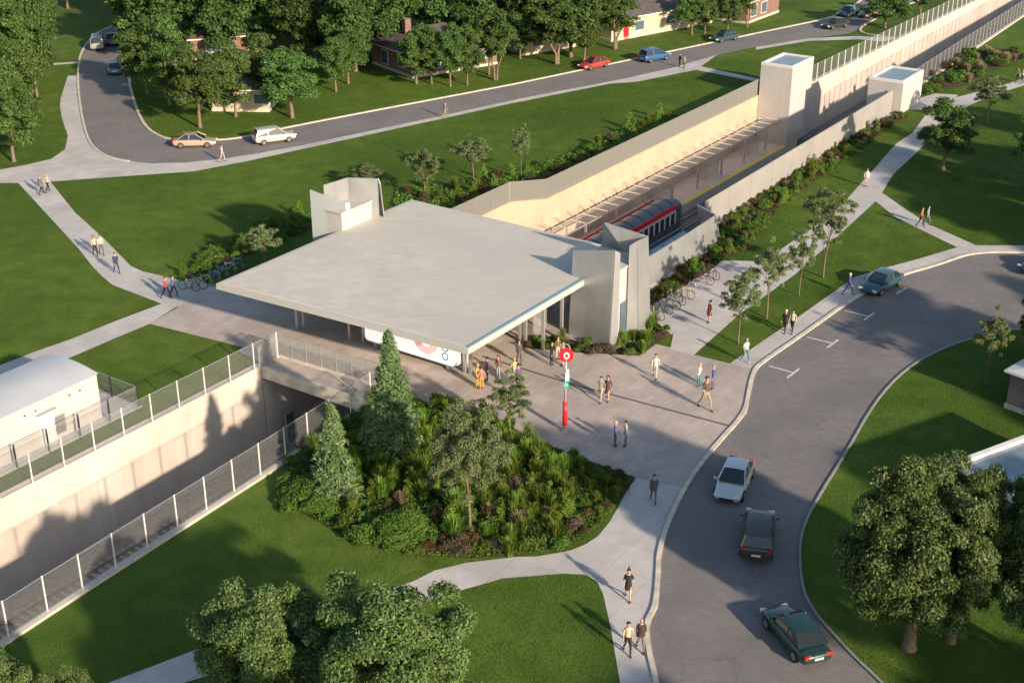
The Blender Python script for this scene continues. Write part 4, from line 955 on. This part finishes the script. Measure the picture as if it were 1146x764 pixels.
# ------------------------------------------------------------------ bicycles
def make_bike():
    t = thing('bicycle', None, 'bicycle'); fr = MB(); W = .34
    for x in (-.52, .52):
        wh = MB().ring((x, 0, W), W-.02, .022, 'y', 24, 6).build('wheel', M['tyre'], t)
        sp_ = MB()
        for k in range(8): q = math.pi*k/8; sp_.tube([(x-math.cos(q)*W*.93, 0, W-math.sin(q)*W*.93), (x+math.cos(q)*W*.93, 0, W+math.sin(q)*W*.93)], .004, 3)
        sp_.build('spokes', M['rim'], wh)
    bbx = (-.08, 0, .30); st_ = (-.2, 0, .82); hd = (.36, 0, .86); hb = (.39, 0, .72)
    for a, b in ((bbx, st_), (bbx, hb), ((-.17, 0, .74), hd), (bbx, (-.52, 0, W)), ((-.52, 0, W), (-.17, 0, .72)), ((.52, 0, W), hd)): fr.tube([a, b], .024, 6)
    f_ = fr.build('frame', mat('bikeframe', (.35, .35, .36), .3), t)
    MB().tube([(.36, 0, .86), (.35, 0, .98)], .018, 5).tube([(.42, -.28, 1.0), (.35, 0, .98), (.42, .28, 1.0)], .015, 5).build('handlebar', M['dark'], t)
    MB().box((-.22, 0, .90), (.26, .13, .06)).build('saddle', M['dark'], t, bevel=.02)
    return t
bike = make_bike(); bu = [False]
bcol = {'yellow': mat('bikeyellow', (.55, .50, .10), .35), 'silver': mat('bikesilver', (.45, .46, .48), .3), 'black': mat('bikeblack', (.03, .03, .03), .3), 'red': mat('bikered', (.40, .05, .04), .3), 'blue': mat('bikeblue', (.10, .22, .40), .3)}
def bicycle(x, y, rz, c, label, group):
    o = place(bike, bu, g(x, y, .05), rz, 1.2, label, group)
    f_ = [q for q in o.children if q.name.startswith('frame')][0]
    f_.data = f_.data.copy(); f_.data.materials[0] = bcol[c]; return o
BR = TA-math.pi/2
for i, (x, y, c, lb) in enumerate([(733, 356, 'yellow', 'yellow bicycle at the near end of the rack by the tower'), (741, 349, 'silver', 'silver bicycle just behind the nearest yellow one'),
    (749, 345, 'silver', 'silver bicycle between two others in the middle of the rack'), (757, 339, 'black', 'black bicycle with large wheels left of the second yellow bicycle'), (766, 333, 'yellow', 'second yellow bicycle, farther along the rack'),
    (787, 317, 'red', 'dark red bicycle beyond the empty hoops'), (795, 311, 'black', 'black bicycle farthest from the tower at the end of the rack'), (753, 336, 'silver', 'silver bicycle pushed deepest toward the planting')]):
    bicycle(x, y, BR-.25+.1*(i % 3), c, lb, 'bicycles at the right rack')
for i, (x, y, c) in enumerate([(212, 325, 'silver'), (220, 323, 'silver'), (229, 320, 'yellow'), (238, 316, 'blue'), (247, 311, 'blue'), (256, 306, 'silver'), (265, 301, 'blue')]):
    bicycle(x, y, BR+.3+.12*(i % 3), c, ['silver bicycle standing farthest left beside the roof corner', 'second silver bicycle from the left near the roof corner', 'yellowish bicycle in the left bicycle row', 'blue bicycle next to the yellowish one at left', 'blue bicycle in the middle of the shaded planting edge', 'silver bicycle behind the left roof edge', 'blue bicycle last in the row along the left roof edge'][i], 'bicycles left of the roof')
hoop = None
for i, (x, y) in enumerate([(751, 343.5), (774, 327), (780, 323), (222, 324), (243, 314)]):
    if hoop is None: hoop = q = MB().tube([(-.35, 0, 0), (-.35, 0, .7), (-.2, 0, .85), (.2, 0, .85), (.35, 0, .7), (.35, 0, 0)], .03, 6).build('bike_hoop', M['metal'], None, smooth=True)
    else: q = hoop.copy(); COL.objects.link(q)
    q.location = g(x, y, .05); q.rotation_euler = (0, 0, BR)
    setp(q, None, 'bike rack'); reg(q, 'steel bike hoops', '{} steel hoop from the left among the bicycle hoops')

# ------------------------------------------------------------------ cars
def make_car(kind, paint, label, loc, rz, group):
    P = {'sedan': dict(L=4.7, W=1.84, H=1.45, belt=.92, st=[(-2.35, .48, .72, .80), (-2.2, .22, .86, .90), (-1.5, .2, .90, 1.0), (0, .18, .92, 1.0), (1.1, .2, .86, .98), (1.9, .22, .74, .92), (2.25, .26, .62, .80), (2.35, .4, .52, .66)], cab=[(-1.75, .98), (-1.05, 1.42), (.25, 1.45), (1.15, .95)]),
         'suv': dict(L=4.7, W=1.9, H=1.72, belt=1.05, st=[(-2.35, .5, .95, .84), (-2.25, .28, 1.05, .94), (-1.5, .25, 1.08, 1.0), (0, .24, 1.08, 1.0), (1.1, .25, 1.02, 1.0), (1.9, .28, .92, .95), (2.25, .32, .80, .85), (2.35, .45, .65, .72)], cab=[(-2.2, 1.08), (-1.9, 1.66), (.35, 1.72), (1.15, 1.06)]),
         'van': dict(L=5.0, W=1.95, H=1.95, belt=1.15, st=[(-2.5, .5, 1.05, .92), (-2.4, .28, 1.15, .97), (-1.5, .25, 1.15, 1.0), (0, .24, 1.15, 1.0), (1.3, .25, 1.08, 1.0), (2.0, .28, .95, .95), (2.4, .32, .82, .85), (2.5, .45, .65, .72)], cab=[(-2.42, 1.12), (-2.3, 1.88), (.7, 1.92), (1.65, 1.10)])}[kind]
    t = thing('parked_car' if 'parked' in label else 'car', label, 'car', loc, rz, group); hw = P['W']/2
    pm = mat('paint_'+kind, paint, .28, metal=.25, coat=.5, spec=.5)
    prof = [(0, 0), (.82, 0), (.97, .12), (1.0, .45), (.985, .75), (.90, 1.0), (.45, 1.05), (0, 1.07)]
    mb = MB(); rowsn = 2*len(prof)-2; st_ = P['st']
    for (x, z0, zb, wf) in st_:
        half = [(y*hw*wf, z0+(zb-z0)*q) for y, q in prof]
        full = half+[(-y, z) for y, z in half[-2:0:-1]]
        mb.v += [(x, y, z) for y, z in full]
    fs_ = []; n = rowsn
    for i in range(len(st_)-1):
        for j in range(n): fs_.append((i*n+j, (i+1)*n+j, (i+1)*n+(j+1) % n, i*n+(j+1) % n))
    fs_.append(tuple(range(n))); fs_.append(tuple(range(len(st_)*n-1, (len(st_)-1)*n-1, -1)))
    mb.f = fs_; mb.m = [0]*len(fs_)
    body = mb.build('body', pm, t, smooth=True)
    sb = body.modifiers.new('s', 'SUBSURF'); sb.levels = 1; sb.render_levels = 2
    cb = P['cab']; b0, b1 = hw*.90, hw*.70
    def lay(pts, w0, w1, zt): return [(x, y, z) for x, z, wd in pts for y in (-wd, wd)]
    ws = [b0, b1, b1, b0]
    v = [(x, y, z) for (x, z), wd in zip(cb, ws) for y in (-wd, wd)]
    gl_ = MB().add(v, [(0, 1, 3, 2), (2, 3, 5, 4), (4, 5, 7, 6), (0, 2, 4, 6), (1, 7, 5, 3), (0, 6, 7, 1)]).build('windows', M['carglass'], t)
    (x1, z1), (x2, z2) = cb[1], cb[2]
    mb = MB(); n = 7; vs_ = []; xs_ = [x1-.06, x1+.15, (x1+x2)/2, x2-.15, x2+.08]
    for x in xs_:
        for k in range(n):
            y = -1+2*k/(n-1); e = .03 if x in (xs_[0], xs_[-1]) else .0
            zz = z1+(z2-z1)*(x-x1)/(x2-x1)+.045*(1-y*y)+.012-e; vs_.append((x, y*(b1+.03), zz))
    mb.add(vs_, [(i*n+k, (i+1)*n+k, (i+1)*n+k+1, i*n+k+1) for i in range(4) for k in range(n-1)])
    mb.add([(x1-.05, -b1-.02, z1-.05), (x2+.07, -b1-.02, z2-.05), (x2+.07, b1+.02, z2-.05), (x1-.05, b1+.02, z1-.05)], [(3, 2, 1, 0)])
    mb.build('roof', pm, t, smooth=True)
    mb = MB()
    for s_ in (-1, 1):
        for (xa, za, wa), (xb, zb, wb) in (((cb[0][0], cb[0][1], b0), (cb[1][0], cb[1][1], b1)), ((cb[3][0], cb[3][1], b0), (cb[2][0], cb[2][1], b1)), (((cb[1][0]+cb[2][0])/2-.1, cb[0][1]-.02, b0+.005), ((cb[1][0]+cb[2][0])/2-.05, cb[2][1], b1+.01))):
            MB().tube([(xa, s_*wa, za), (xb, s_*wb, zb)], .045, 5).build('pillar', pm, t)
    for x in (-1.42, 1.42):
        for s_ in (-1, 1):
            wh = MB().disc((x, s_*(hw-.12), .33), .335, .24, 'y', 22).build('wheel', M['tyre'], t)
            MB().disc((x, s_*(hw+.002), .33), .21, .02, 'y', 14).build('rim', M['rim'], wh)
    xf = P['L']/2; zf = st_[-2][2]
    for s_ in (-1, 1):
        MB().box((xf-.13, s_*hw*.66, zf-.04), (.2, .38, .14), s_*-.35).build('headlight', M['lamp'], t, bevel=.03)
        MB().box((-xf+.10, s_*hw*.66, st_[1][2]-.10), (.14, .40, .17), s_*.25).build('taillight', M['tail'], t, bevel=.03)
        MB().box((cb[3][0]-.15, s_*(hw+.08), cb[3][1]+.05), (.12, .2, .14)).build('mirror', pm, t, bevel=.03)
    MB().box((xf-.05, 0, zf-.2), (.1, .9, .16)).build('grille', M['dark'], t)
    MB().box((-xf+.03, 0, .62), (.06, .5, .12)).build('number_plate', M['white'], t)
    return t
def car(kind, paint, label, f, b, grp):
    A, B = g(*f), g(*b); c = (A+B)/2; c.z = .008; d_ = A-B
    return make_car(kind, paint, label, c, math.atan2(d_.y, d_.x), grp)
CL = 'cars on the lower road'; CU = 'cars on the upper road'
car('sedan', (.60, .63, .64), 'white sedan coming down the lower road with its bonnet toward the viewer', (812, 566), (830, 524), CL)
car('suv', (.07, .065, .06), 'dark brown car following the road between the white and the green car', (850, 583), (845, 632), CL)
car('sedan', (.018, .06, .055), 'dark green sedan with red tail lights at the bottom of the lower road', (869, 694), (910, 742), CL)
car('sedan', (.04, .11, .16), 'parked blue sedan at the kerb above the parking marks', (965, 334), (1005, 312), CL)
car('sedan', (.05, .07, .10), 'dark car just entering the view at the right edge of the lower road', (1152, 306), (1188, 302), CL)
car('sedan', (.55, .42, .30), 'sandy beige car on the bend of the upper road', (241, 163), (196, 164), CU)
car('suv', (.62, .58, .52), 'silver white estate car passing the bend on the upper road', (330, 156), (284, 162), CU)
car('sedan', (.58, .07, .05), 'bright red car on the upper road in front of the cream bungalow', (646, 80), (683, 72), CU)
car('suv', (.05, .15, .32), 'blue car on the upper road left of the two walking people', (748, 65), (716, 71), CU)
car('sedan', (.04, .10, .10), 'dark green car on the upper road below the row end house', (796, 48.5), (824, 43), CU)
car('sedan', (.05, .055, .05), 'dark olive car near the road fork at the top', (919, 34), (949, 28.5), CU)
car('sedan', (.05, .09, .13), 'dark blue car in the shade just behind the olive car', (940, 20), (958, 15), CU)
car('sedan', (.22, .12, .10), 'dull red-brown car turning at the road fork', (962, 22), (985, 16), CU)
car('van', (.38, .42, .42), 'pale grey van with its tail toward the viewer on the side road', (112, 44), (108, 64), 'vehicles on the side road')
car('van', (.08, .16, .26), 'dark blue van beside the pale van on the side road', (131, 42), (126, 56), 'vehicles on the side road')
car('sedan', (.14, .24, .34), 'light blue car lowest on the side road, partly behind a tree', (132, 74), (128, 88), 'vehicles on the side road')

# ------------------------------------------------------------------ people
MC = {}
def cm(c, rough=.8):
    if c not in MC: MC[c] = mat('cloth', c, rough)
    return MC[c]
SKIN = (.50, .30, .21)
def body_mesh(pose, seed):
    r = random.Random(seed); V = []; E = []; Rd = []; K = []
    def v(p, rad, k): V.append(p); Rd.append(rad); K.append(k); return len(V)-1
    def e(a, b): E.append((a, b))
    stp = {'stand': .04, 'walk': .30, 'stride': .40}[pose]; sw = stp*.9
    pel = v((0, 0, .96), (.135, .115), 'leg'); sp1 = v((.01, 0, 1.12), (.125, .10), 'top'); ch = v((.02, 0, 1.32), (.155, .115), 'top'); up = v((.01, 0, 1.44), (.12, .09), 'top')
    nk = v((.02, 0, 1.53), (.055, .055), 'skin'); h1 = v((.035, 0, 1.62), (.080, .088), 'skin'); h2 = v((.04, 0, 1.72), (.082, .095), 'skin'); h3 = v((.03, 0, 1.78), (.055, .06), 'skin')
    for a, b in ((pel, sp1), (sp1, ch), (ch, up), (up, nk), (nk, h1), (h1, h2), (h2, h3)): e(a, b)
    for s_, f_ in ((1, 1), (-1, -1)):
        hp = v((0, .095*s_, .88), (.095, .095), 'leg'); kx = f_*stp*.55+.03*(pose != 'stand'); kn = v((kx+.02, .10*s_, .50), (.062, .062), 'leg')
        ax = f_*stp*.9-(.10 if f_ < 0 and pose != 'stand' else 0); an = v((ax-.02, .10*s_, .10), (.043, .043), 'leg'); he = v((ax-.01, .105*s_, .045), (.045, .04), 'shoe'); to = v((ax+.16, .115*s_, .032), (.036, .028), 'shoe')
        for a, b in ((pel, hp), (hp, kn), (kn, an), (an, he), (he, to)): e(a, b)
        sh = v((.0, .17*s_, 1.42), (.062, .062), 'top'); el = v((-f_*sw*.25-.03, .235*s_, 1.16), (.044, .044), 'top'); wr = v((-f_*sw*.55+.06, .24*s_, .93), (.028, .028), 'fore'); pm_ = v((-f_*sw*.6+.08, .235*s_, .86), (.030, .016), 'skin')
        for a, b in ((up, sh), (sh, el), (el, wr), (wr, pm_)): e(a, b)
        for q, (dx, L) in enumerate(((.030, .085), (.010, .095), (-.010, .09), (-.028, .07))):
            a = v((V[pm_][0]+dx, V[pm_][1], V[pm_][2]-.05), (.009, .009), 'skin'); b = v((V[pm_][0]+dx*1.1, V[pm_][1]-.02*s_, V[pm_][2]-.05-L*.6), (.008, .008), 'skin'); e(pm_, a); e(a, b)
        a = v((V[pm_][0]+.045, V[pm_][1]-.02*s_, V[pm_][2]-.02), (.010, .010), 'skin'); b = v((V[pm_][0]+.06, V[pm_][1]-.03*s_, V[pm_][2]-.06), (.009, .009), 'skin'); e(pm_, a); e(a, b)
    me = bpy.data.meshes.new('b'); me.from_pydata(V, E, []); ob = bpy.data.objects.new('b', me); COL.objects.link(ob)
    md = ob.modifiers.new('skin', 'SKIN'); md.use_smooth_shade = True
    for i, sv in enumerate(me.skin_vertices[0].data): sv.radius = Rd[i]; sv.use_root = (i == 0)
    sb = ob.modifiers.new('s', 'SUBSURF'); sb.levels = 1; sb.render_levels = 1
    dg = bpy.context.evaluated_depsgraph_get(); dg.update(); out = bpy.data.meshes.new_from_object(ob.evaluated_get(dg))
    bpy.data.objects.remove(ob)
    segs = [(Vector(V[a]), Vector(V[b]), K[b] if K[b] != 'skin' or K[a] == 'skin' else ('skin' if K[a] != 'fore' else 'skin')) for a, b in E]
    # nose and chin: pull a few head vertices forward
    for vv in out.vertices:
        c = vv.co
        d_ = (c-Vector((.13, 0, 1.665))).length
        if d_ < .035: c.x += .022*(1-d_/.035)
    cls = []
    for p in out.polygons:
        c = p.center; best = None
        for a, b, k in segs:
            ab = b-a; t_ = max(0, min(1, (c-a).dot(ab)/ab.length_squared)); dd = (c-a-ab*t_).length
            if best is None or dd < best[0]: best = (dd, k)
        cls.append({'skin': 0, 'top': 1, 'fore': 2, 'leg': 3, 'shoe': 4}[best[1]])
    out.materials.clear()
    for k in range(5): out.materials.append(cm(SKIN))
    out.polygons.foreach_set('material_index', cls); out.polygons.foreach_set('use_smooth', [True]*len(out.polygons)); out.update()
    return out
BM = {k: body_mesh(k, 1) for k in ('stand', 'walk', 'stride')}
def hair_mesh(kind):
    mb = MB(); n = 14; rows = []
    zs = {'short': 7, 'long': 11, 'bun': 7}[kind]
    for i in range(zs):
        if i < 7: ph = i/6*math.pi*.56; rr = .112*math.sin(ph)+.002; z = 1.715+.118*math.cos(ph)
        else: rr = .105-.004*(i-7); z = 1.68-.06*(i-6)
        for k in range(n):
            q = 2*math.pi*k/n; x = math.cos(q)*rr*1.05; 
            front = max(0, math.cos(q))
            zz = z+(front*.075 if i >= 5 else 0)+(front*.12*(i-6) if i > 6 else 0)
            if i >= 5: x = min(x, .065)
            rows.append((.03+x-.012, math.sin(q)*rr*.95, min(zz, 1.80)))
    mb.add(rows, [(i*n+k, (i+1)*n+k, (i+1)*n+(k+1) % n, i*n+(k+1) % n) for i in range(zs-1) for k in range(n)])
    if kind == 'bun': mb.tube([(-.09, 0, 1.78), (-.11, 0, 1.82), (-.12, 0, 1.86)], [.045, .055, .03], 8)
    return mb
def garment(pts, n=16):
    """closed lofted garment from (z, rx, ry, xoff)"""
    mb = MB(); vs_ = [(xo+rx*math.cos(2*math.pi*k/n), ry*math.sin(2*math.pi*k/n), z) for z, rx, ry, xo in pts for k in range(n)]
    return mb.add(vs_, [(i*n+k, i*n+(k+1) % n, (i+1)*n+(k+1) % n, (i+1)*n+k) for i in range(len(pts)-1) for k in range(n)])
PG = {}
def person(x, y, label, top, leg, hair=(.04, .03, .02), hk='short', pose='stand', face=0, h=1.9, skirt=None, coat=None, bare=False, shoe=(.03, .03, .03), face_detail=False, fore=None, grp='people on the plaza and paths', bag=None, barleg=False):
    t = thing('person', label, 'person', g(x, y, .035), R(face), grp, h/1.82)
    me = BM[pose].copy(); sk = (.52, .32, .23)
    me.materials[0] = cm(sk, .6); me.materials[1] = cm(top); me.materials[2] = cm(fore or (sk if bare else top)); me.materials[3] = cm(sk if barleg else leg); me.materials[4] = cm(shoe)
    o = bpy.data.objects.new('body', me); COL.objects.link(o); o.parent = t
    if hk: hair_mesh(hk).build('hair', cm(hair, .7), t, smooth=True)
    if skirt: garment([(skirt[1], .20, .19, .02), (.80, .175, .18, .01), (1.0, .155, .165, 0), (1.12, .135, .145, .01), (1.3, .15, .175, .02), (1.42, .12, .16, .01), (1.46, .08, .12, .01)]).build('dress', cm(skirt[0]), t, smooth=True)
    if coat: garment([(coat[1], .19, .20, .0), (.95, .165, .185, 0), (1.12, .15, .165, .01), (1.32, .165, .195, .015), (1.43, .125, .19, .01), (1.48, .07, .11, .01)]).build('coat', cm(coat[0]), t, smooth=True)
    if bag: MB().box((0, .33, .95), (.3, .1, .26)).build('bag', cm(bag), t, bevel=.03)
    if face_detail:
        for s_ in (-1, 1): MB().disc((.118, s_*.032, 1.70), .010, .012, 'x', 8).build('eye', M['dark'], t)
        MB().box((.116, 0, 1.615), (.01, .045, .008)).build('mouth', cm((.35, .12, .10)), t)
    return t
BL = (.012, .012, .014); NV = (.03, .045, .09); BE = (.55, .45, .32); KH = (.34, .27, .18); GR = (.13, .13, .14)
UPR = 60; DN = -120
P = person
P(46.6, 217, 'person in a dark grey coat walking left of another at the upper left path', GR, BL, pose='walk', face=60, coat=(GR, .75), hair=(.2, .18, .16))
P(54, 215, 'person in a beige jacket and dark trousers at the upper left path', BE, BL, pose='walk', face=60, hair=(.3, .25, .2))
P(107, 286, 'person with long dark hair, beige top and black trousers on the left path', BE, BL, hk='long', pose='walk', face=-60)
P(114, 285, 'person in a pale yellow shirt and brown trousers on the left path', (.66, .60, .35), (.14, .09, .05), pose='walk', face=-60)
P(131, 305.5, 'lone person in dark navy clothes below the couple on the left path', NV, NV, pose='walk', face=-50)
P(186.5, 334, 'person in a red jacket where the left paths meet', (.45, .05, .04), BL, pose='stride', face=-20)
P(195, 332.5, 'person in a purple-blue jacket beside the red jacket at left', (.10, .09, .24), NV, pose='walk', face=-20)
P(249, 181, 'lone person in a white top walking below the sandy beige car', (.65, .62, .58), (.50, .36, .30), pose='walk', face=10)
P(498, 131.5, 'lone person in khaki on the strip pavement of the upper road', KH, KH, pose='walk', face=30)
P(760.5, 75, 'taller person in black beside the upper road', BL, BL, face=200)
P(765.5, 76.5, 'shorter person in black and white beside the upper road', (.5, .5, .5), BL, h=1.7, face=200)
P(1138, 92, 'person in a beige top at the far right path, left one of the pair', BE, BL, pose='walk', face=200)
P(1143.5, 93.5, 'person in a cream top and black trousers at the far right edge', (.62, .56, .44), BL, pose='walk', face=200)
P(969, 208.5, 'lone person in a white top and pale pink trousers at the path shade line', (.68, .62, .58), (.5, .35, .30), pose='stand', face=-100)
P(1030, 253.5, 'person in an orange-red top on the narrow fork path', (.55, .10, .06), BL, pose='walk', face=-40)
P(1037, 252, 'person in a blue-grey top behind the orange-red one on the fork path', (.20, .28, .38), (.12, .14, .2), pose='walk', face=-40)
P(949, 329.5, 'grey-haired person in a blue shirt stepping onto the pavement by the parked sedan', (.06, .07, .30), NV, hair=(.6, .58, .55), pose='stride', face=-20)
P(878, 371.5, 'white-haired person in a black jacket on the pavement beside the parking marks', BL, BL, hair=(.7, .68, .64), pose='walk', face=-120, coat=(BL, .85))
P(886, 372, 'dark-haired person in a beige top and black trousers on the pavement', (.50, .46, .36), BL, pose='walk', face=-120)
P(834, 404.5, 'blonde person in a white top and teal jeans on the pavement corner', (.72, .70, .66), (.04, .17, .22), hair=(.45, .30, .14), hk='long', pose='walk', face=-70, shoe=(.7, .7, .7), bare=True)
P(793.5, 361, 'person in a short dark red dress standing on the bicycle forecourt', (.16, .03, .04), BL, barleg=True, bare=True, skirt=((.15, .03, .04), .62), hk='bun', face=-160)
P(782, 432.5, 'blonde person in a pale top and teal jeans beside the very tall one', (.66, .64, .55), (.05, .20, .26), hair=(.45, .32, .16), hk='long', face=150)
P(797.5, 435.5, 'person in a blue jacket and grey trousers right of the very tall one', (.07, .09, .30), GR, hair=(.35, .25, .15), face=160)
P(789, 457.5, 'very tall person in a brown shirt and khaki trousers at the plaza edge', (.11, .085, .07), KH, h=2.5, pose='stride', face=-60, bare=True)
P(733, 422.5, 'lone person in pale clothes on the open plaza right of centre', (.62, .60, .52), (.50, .46, .36), pose='walk', face=-100)
P(672, 448.5, 'person in a grey-tan jacket in the pair right of the marker pole', (.25, .24, .20), (.45, .36, .28), pose='stride', face=-110)
P(680, 447.5, 'person with long dark hair in brown in the pair right of the marker pole', (.08, .05, .045), BL, hk='long', pose='walk', face=-110, barleg=True, skirt=((.08, .05, .045), .6))
P(688, 499.5, 'person in a purple-blue jacket in the shaded pair below the marker pole', (.13, .11, .32), (.10, .10, .14), hair=(.45, .40, .36), face=0)
P(700, 499.5, 'person in a pale blue-grey top in the shaded pair below the marker pole', (.45, .47, .50), GR, face=180)
P(581, 406.5, 'person in a dark grey suit walking out from under the roof', (.09, .085, .08), (.08, .075, .07), pose='walk', face=-80, coat=((.09, .085, .08), .85))
P(617, 408.5, 'slim person all in black standing left of the marker disc', BL, BL, face=-20)
P(624, 402, 'person in a khaki vest among the group by the tower planting', (.16, .14, .06), (.5, .42, .3), face=-60, bare=True)
P(630, 409, 'person in white in the group by the tower planting', (.70, .68, .62), (.66, .62, .56), hair=(.3, .2, .1), face=200)
P(534.5, 433.5, 'person in yellow clothes at the roof corner column', (.65, .42, .10), (.62, .36, .10), hair=(.5, .38, .18), face=-20)
P(539, 435, 'person in a pink top and orange trousers at the roof corner', (.55, .20, .20), (.62, .30, .06), h=1.75, face=120)
P(545.5, 426, 'person in a purple shirt and dark trousers near the roof corner', (.14, .05, .16), BL, face=-160)
P(558, 424, 'brown-haired person with light blue trousers near the roof corner', (.22, .10, .07), (.42, .48, .55), hair=(.13, .05, .03), hk='long', face=-120)
P(575.5, 427, 'person in yellow partly hidden behind the garden tree', (.60, .45, .18), BE, face=-60, hair=(.6, .5, .3))
P(580, 434, 'person in a violet shirt just above the garden tree crown', (.15, .09, .26), BL, face=120)
P(731, 561, 'lone person in a dark grey coat in the shade at the road corner', (.08, .085, .09), GR, pose='walk', face=-90, coat=((.08, .085, .09), .8))
P(702.6, 670, 'person with hair bun in a black dress walking down the lower pavement', BL, BL, hk='bun', hair=(.07, .035, .02), pose='walk', face=-95, barleg=True, bare=True, skirt=((.022, .018, .018), .66), face_detail=True, h=1.95)
P(702, 730.5, 'person in a beige vest and black trousers at the bottom pavement', (.52, .44, .30), BL, pose='walk', face=-85, bare=True, face_detail=True, h=1.95)
P(716.5, 727, 'bald person in a dark brown jacket beside the kerb at the bottom', (.05, .03, .02), (.16, .15, .14), hk=None, pose='walk', face=-85, coat=((.05, .03, .02), .85), face_detail=True, h=2.0)

# ------------------------------------------------------------------ labels of counted repeats, by their order in the picture
for (key, temp), lst in ROWS.items():
    lst.sort(key=lambda q: pix(q.location)[0])
    for i, q in enumerate(lst): q['group'] = key; q['label'] = temp.format(ordw(i)) if len(lst) > 1 else temp.format('only').replace('only ', 'single ')

# ------------------------------------------------------------------ grass blades on the nearer lawns: one mass nobody could count
def pip(poly, X, Y):
    c = np.zeros(len(X), bool); n = len(poly)
    for i in range(n):
        x1, y1 = poly[i]; x2, y2 = poly[(i+1) % n]
        if y1 == y2: continue
        c ^= ((y1 > Y) != (y2 > Y)) & (X < (x2-x1)*(Y-y1)/(y2-y1)+x1)
    return c
def lawn_blades(n, x0, x1, y0, y1, size, seed):
    rs = np.random.RandomState(seed); X = rs.uniform(x0, x1, n); Y = rs.uniform(y0, y1, n); bad = np.zeros(n, bool)
    for o in SC.objects:
        if o.get('kind') == 'structure' and o.name.split('.')[0] in ('road', 'pavement', 'footpath', 'plaza', 'forecourt', 'concrete_pad', 'kerb'):
            k = len(o.data.vertices); P = [(v.co.x, v.co.y) for v in o.data.vertices]
            if o.name.startswith('kerb'): P = P[:k//2]
            bad |= pip(P, X, Y)
    for b in (h1, h2, [tf(-112, 2.7), tf(-27, 2.7), tf(-27, 17.3), tf(-112, 17.3)]): bad |= pip([(p.x, p.y) for p in b], X, Y)
    for b in (bedI, bedR): bad |= pip([(p.x, p.y) for p in gl(b)], X, Y)
    ok = (~bad) & (np.abs(X) < .41*Y+9); X = X[ok]; Y = Y[ok]; m = len(X)
    a = rs.uniform(0, 6.28, m); h_ = size*rs.uniform(.5, 1.3, m); w_ = size*.28; t1 = rs.normal(size=m)*.35*h_; t2 = rs.normal(size=m)*.35*h_
    ca, sa = np.cos(a)*w_, np.sin(a)*w_; z0 = np.zeros(m)
    V = np.stack([np.stack([X-ca, Y-sa, z0], 1), np.stack([X+ca, Y+sa, z0], 1), np.stack([X+t1, Y+t2, h_], 1)], 1).reshape(-1, 3)
    o = npobj('grass', V, np.arange(m*3).reshape(-1, 3), M['grassblade'], None, 3); setp(o, 'short mown grass covering the lawns', 'grass', None, 'stuff')
M['grassblade'] = mat('grassblade', (.080, .136, .018), .8, (.118, .180, .028), .25, island=.2, trans=.3, spec=.15)
lawn_blades(700000, -52, 58, 50, 125, .075, 9)
lawn_blades(450000, -75, 78, 125, 185, .09, 10)
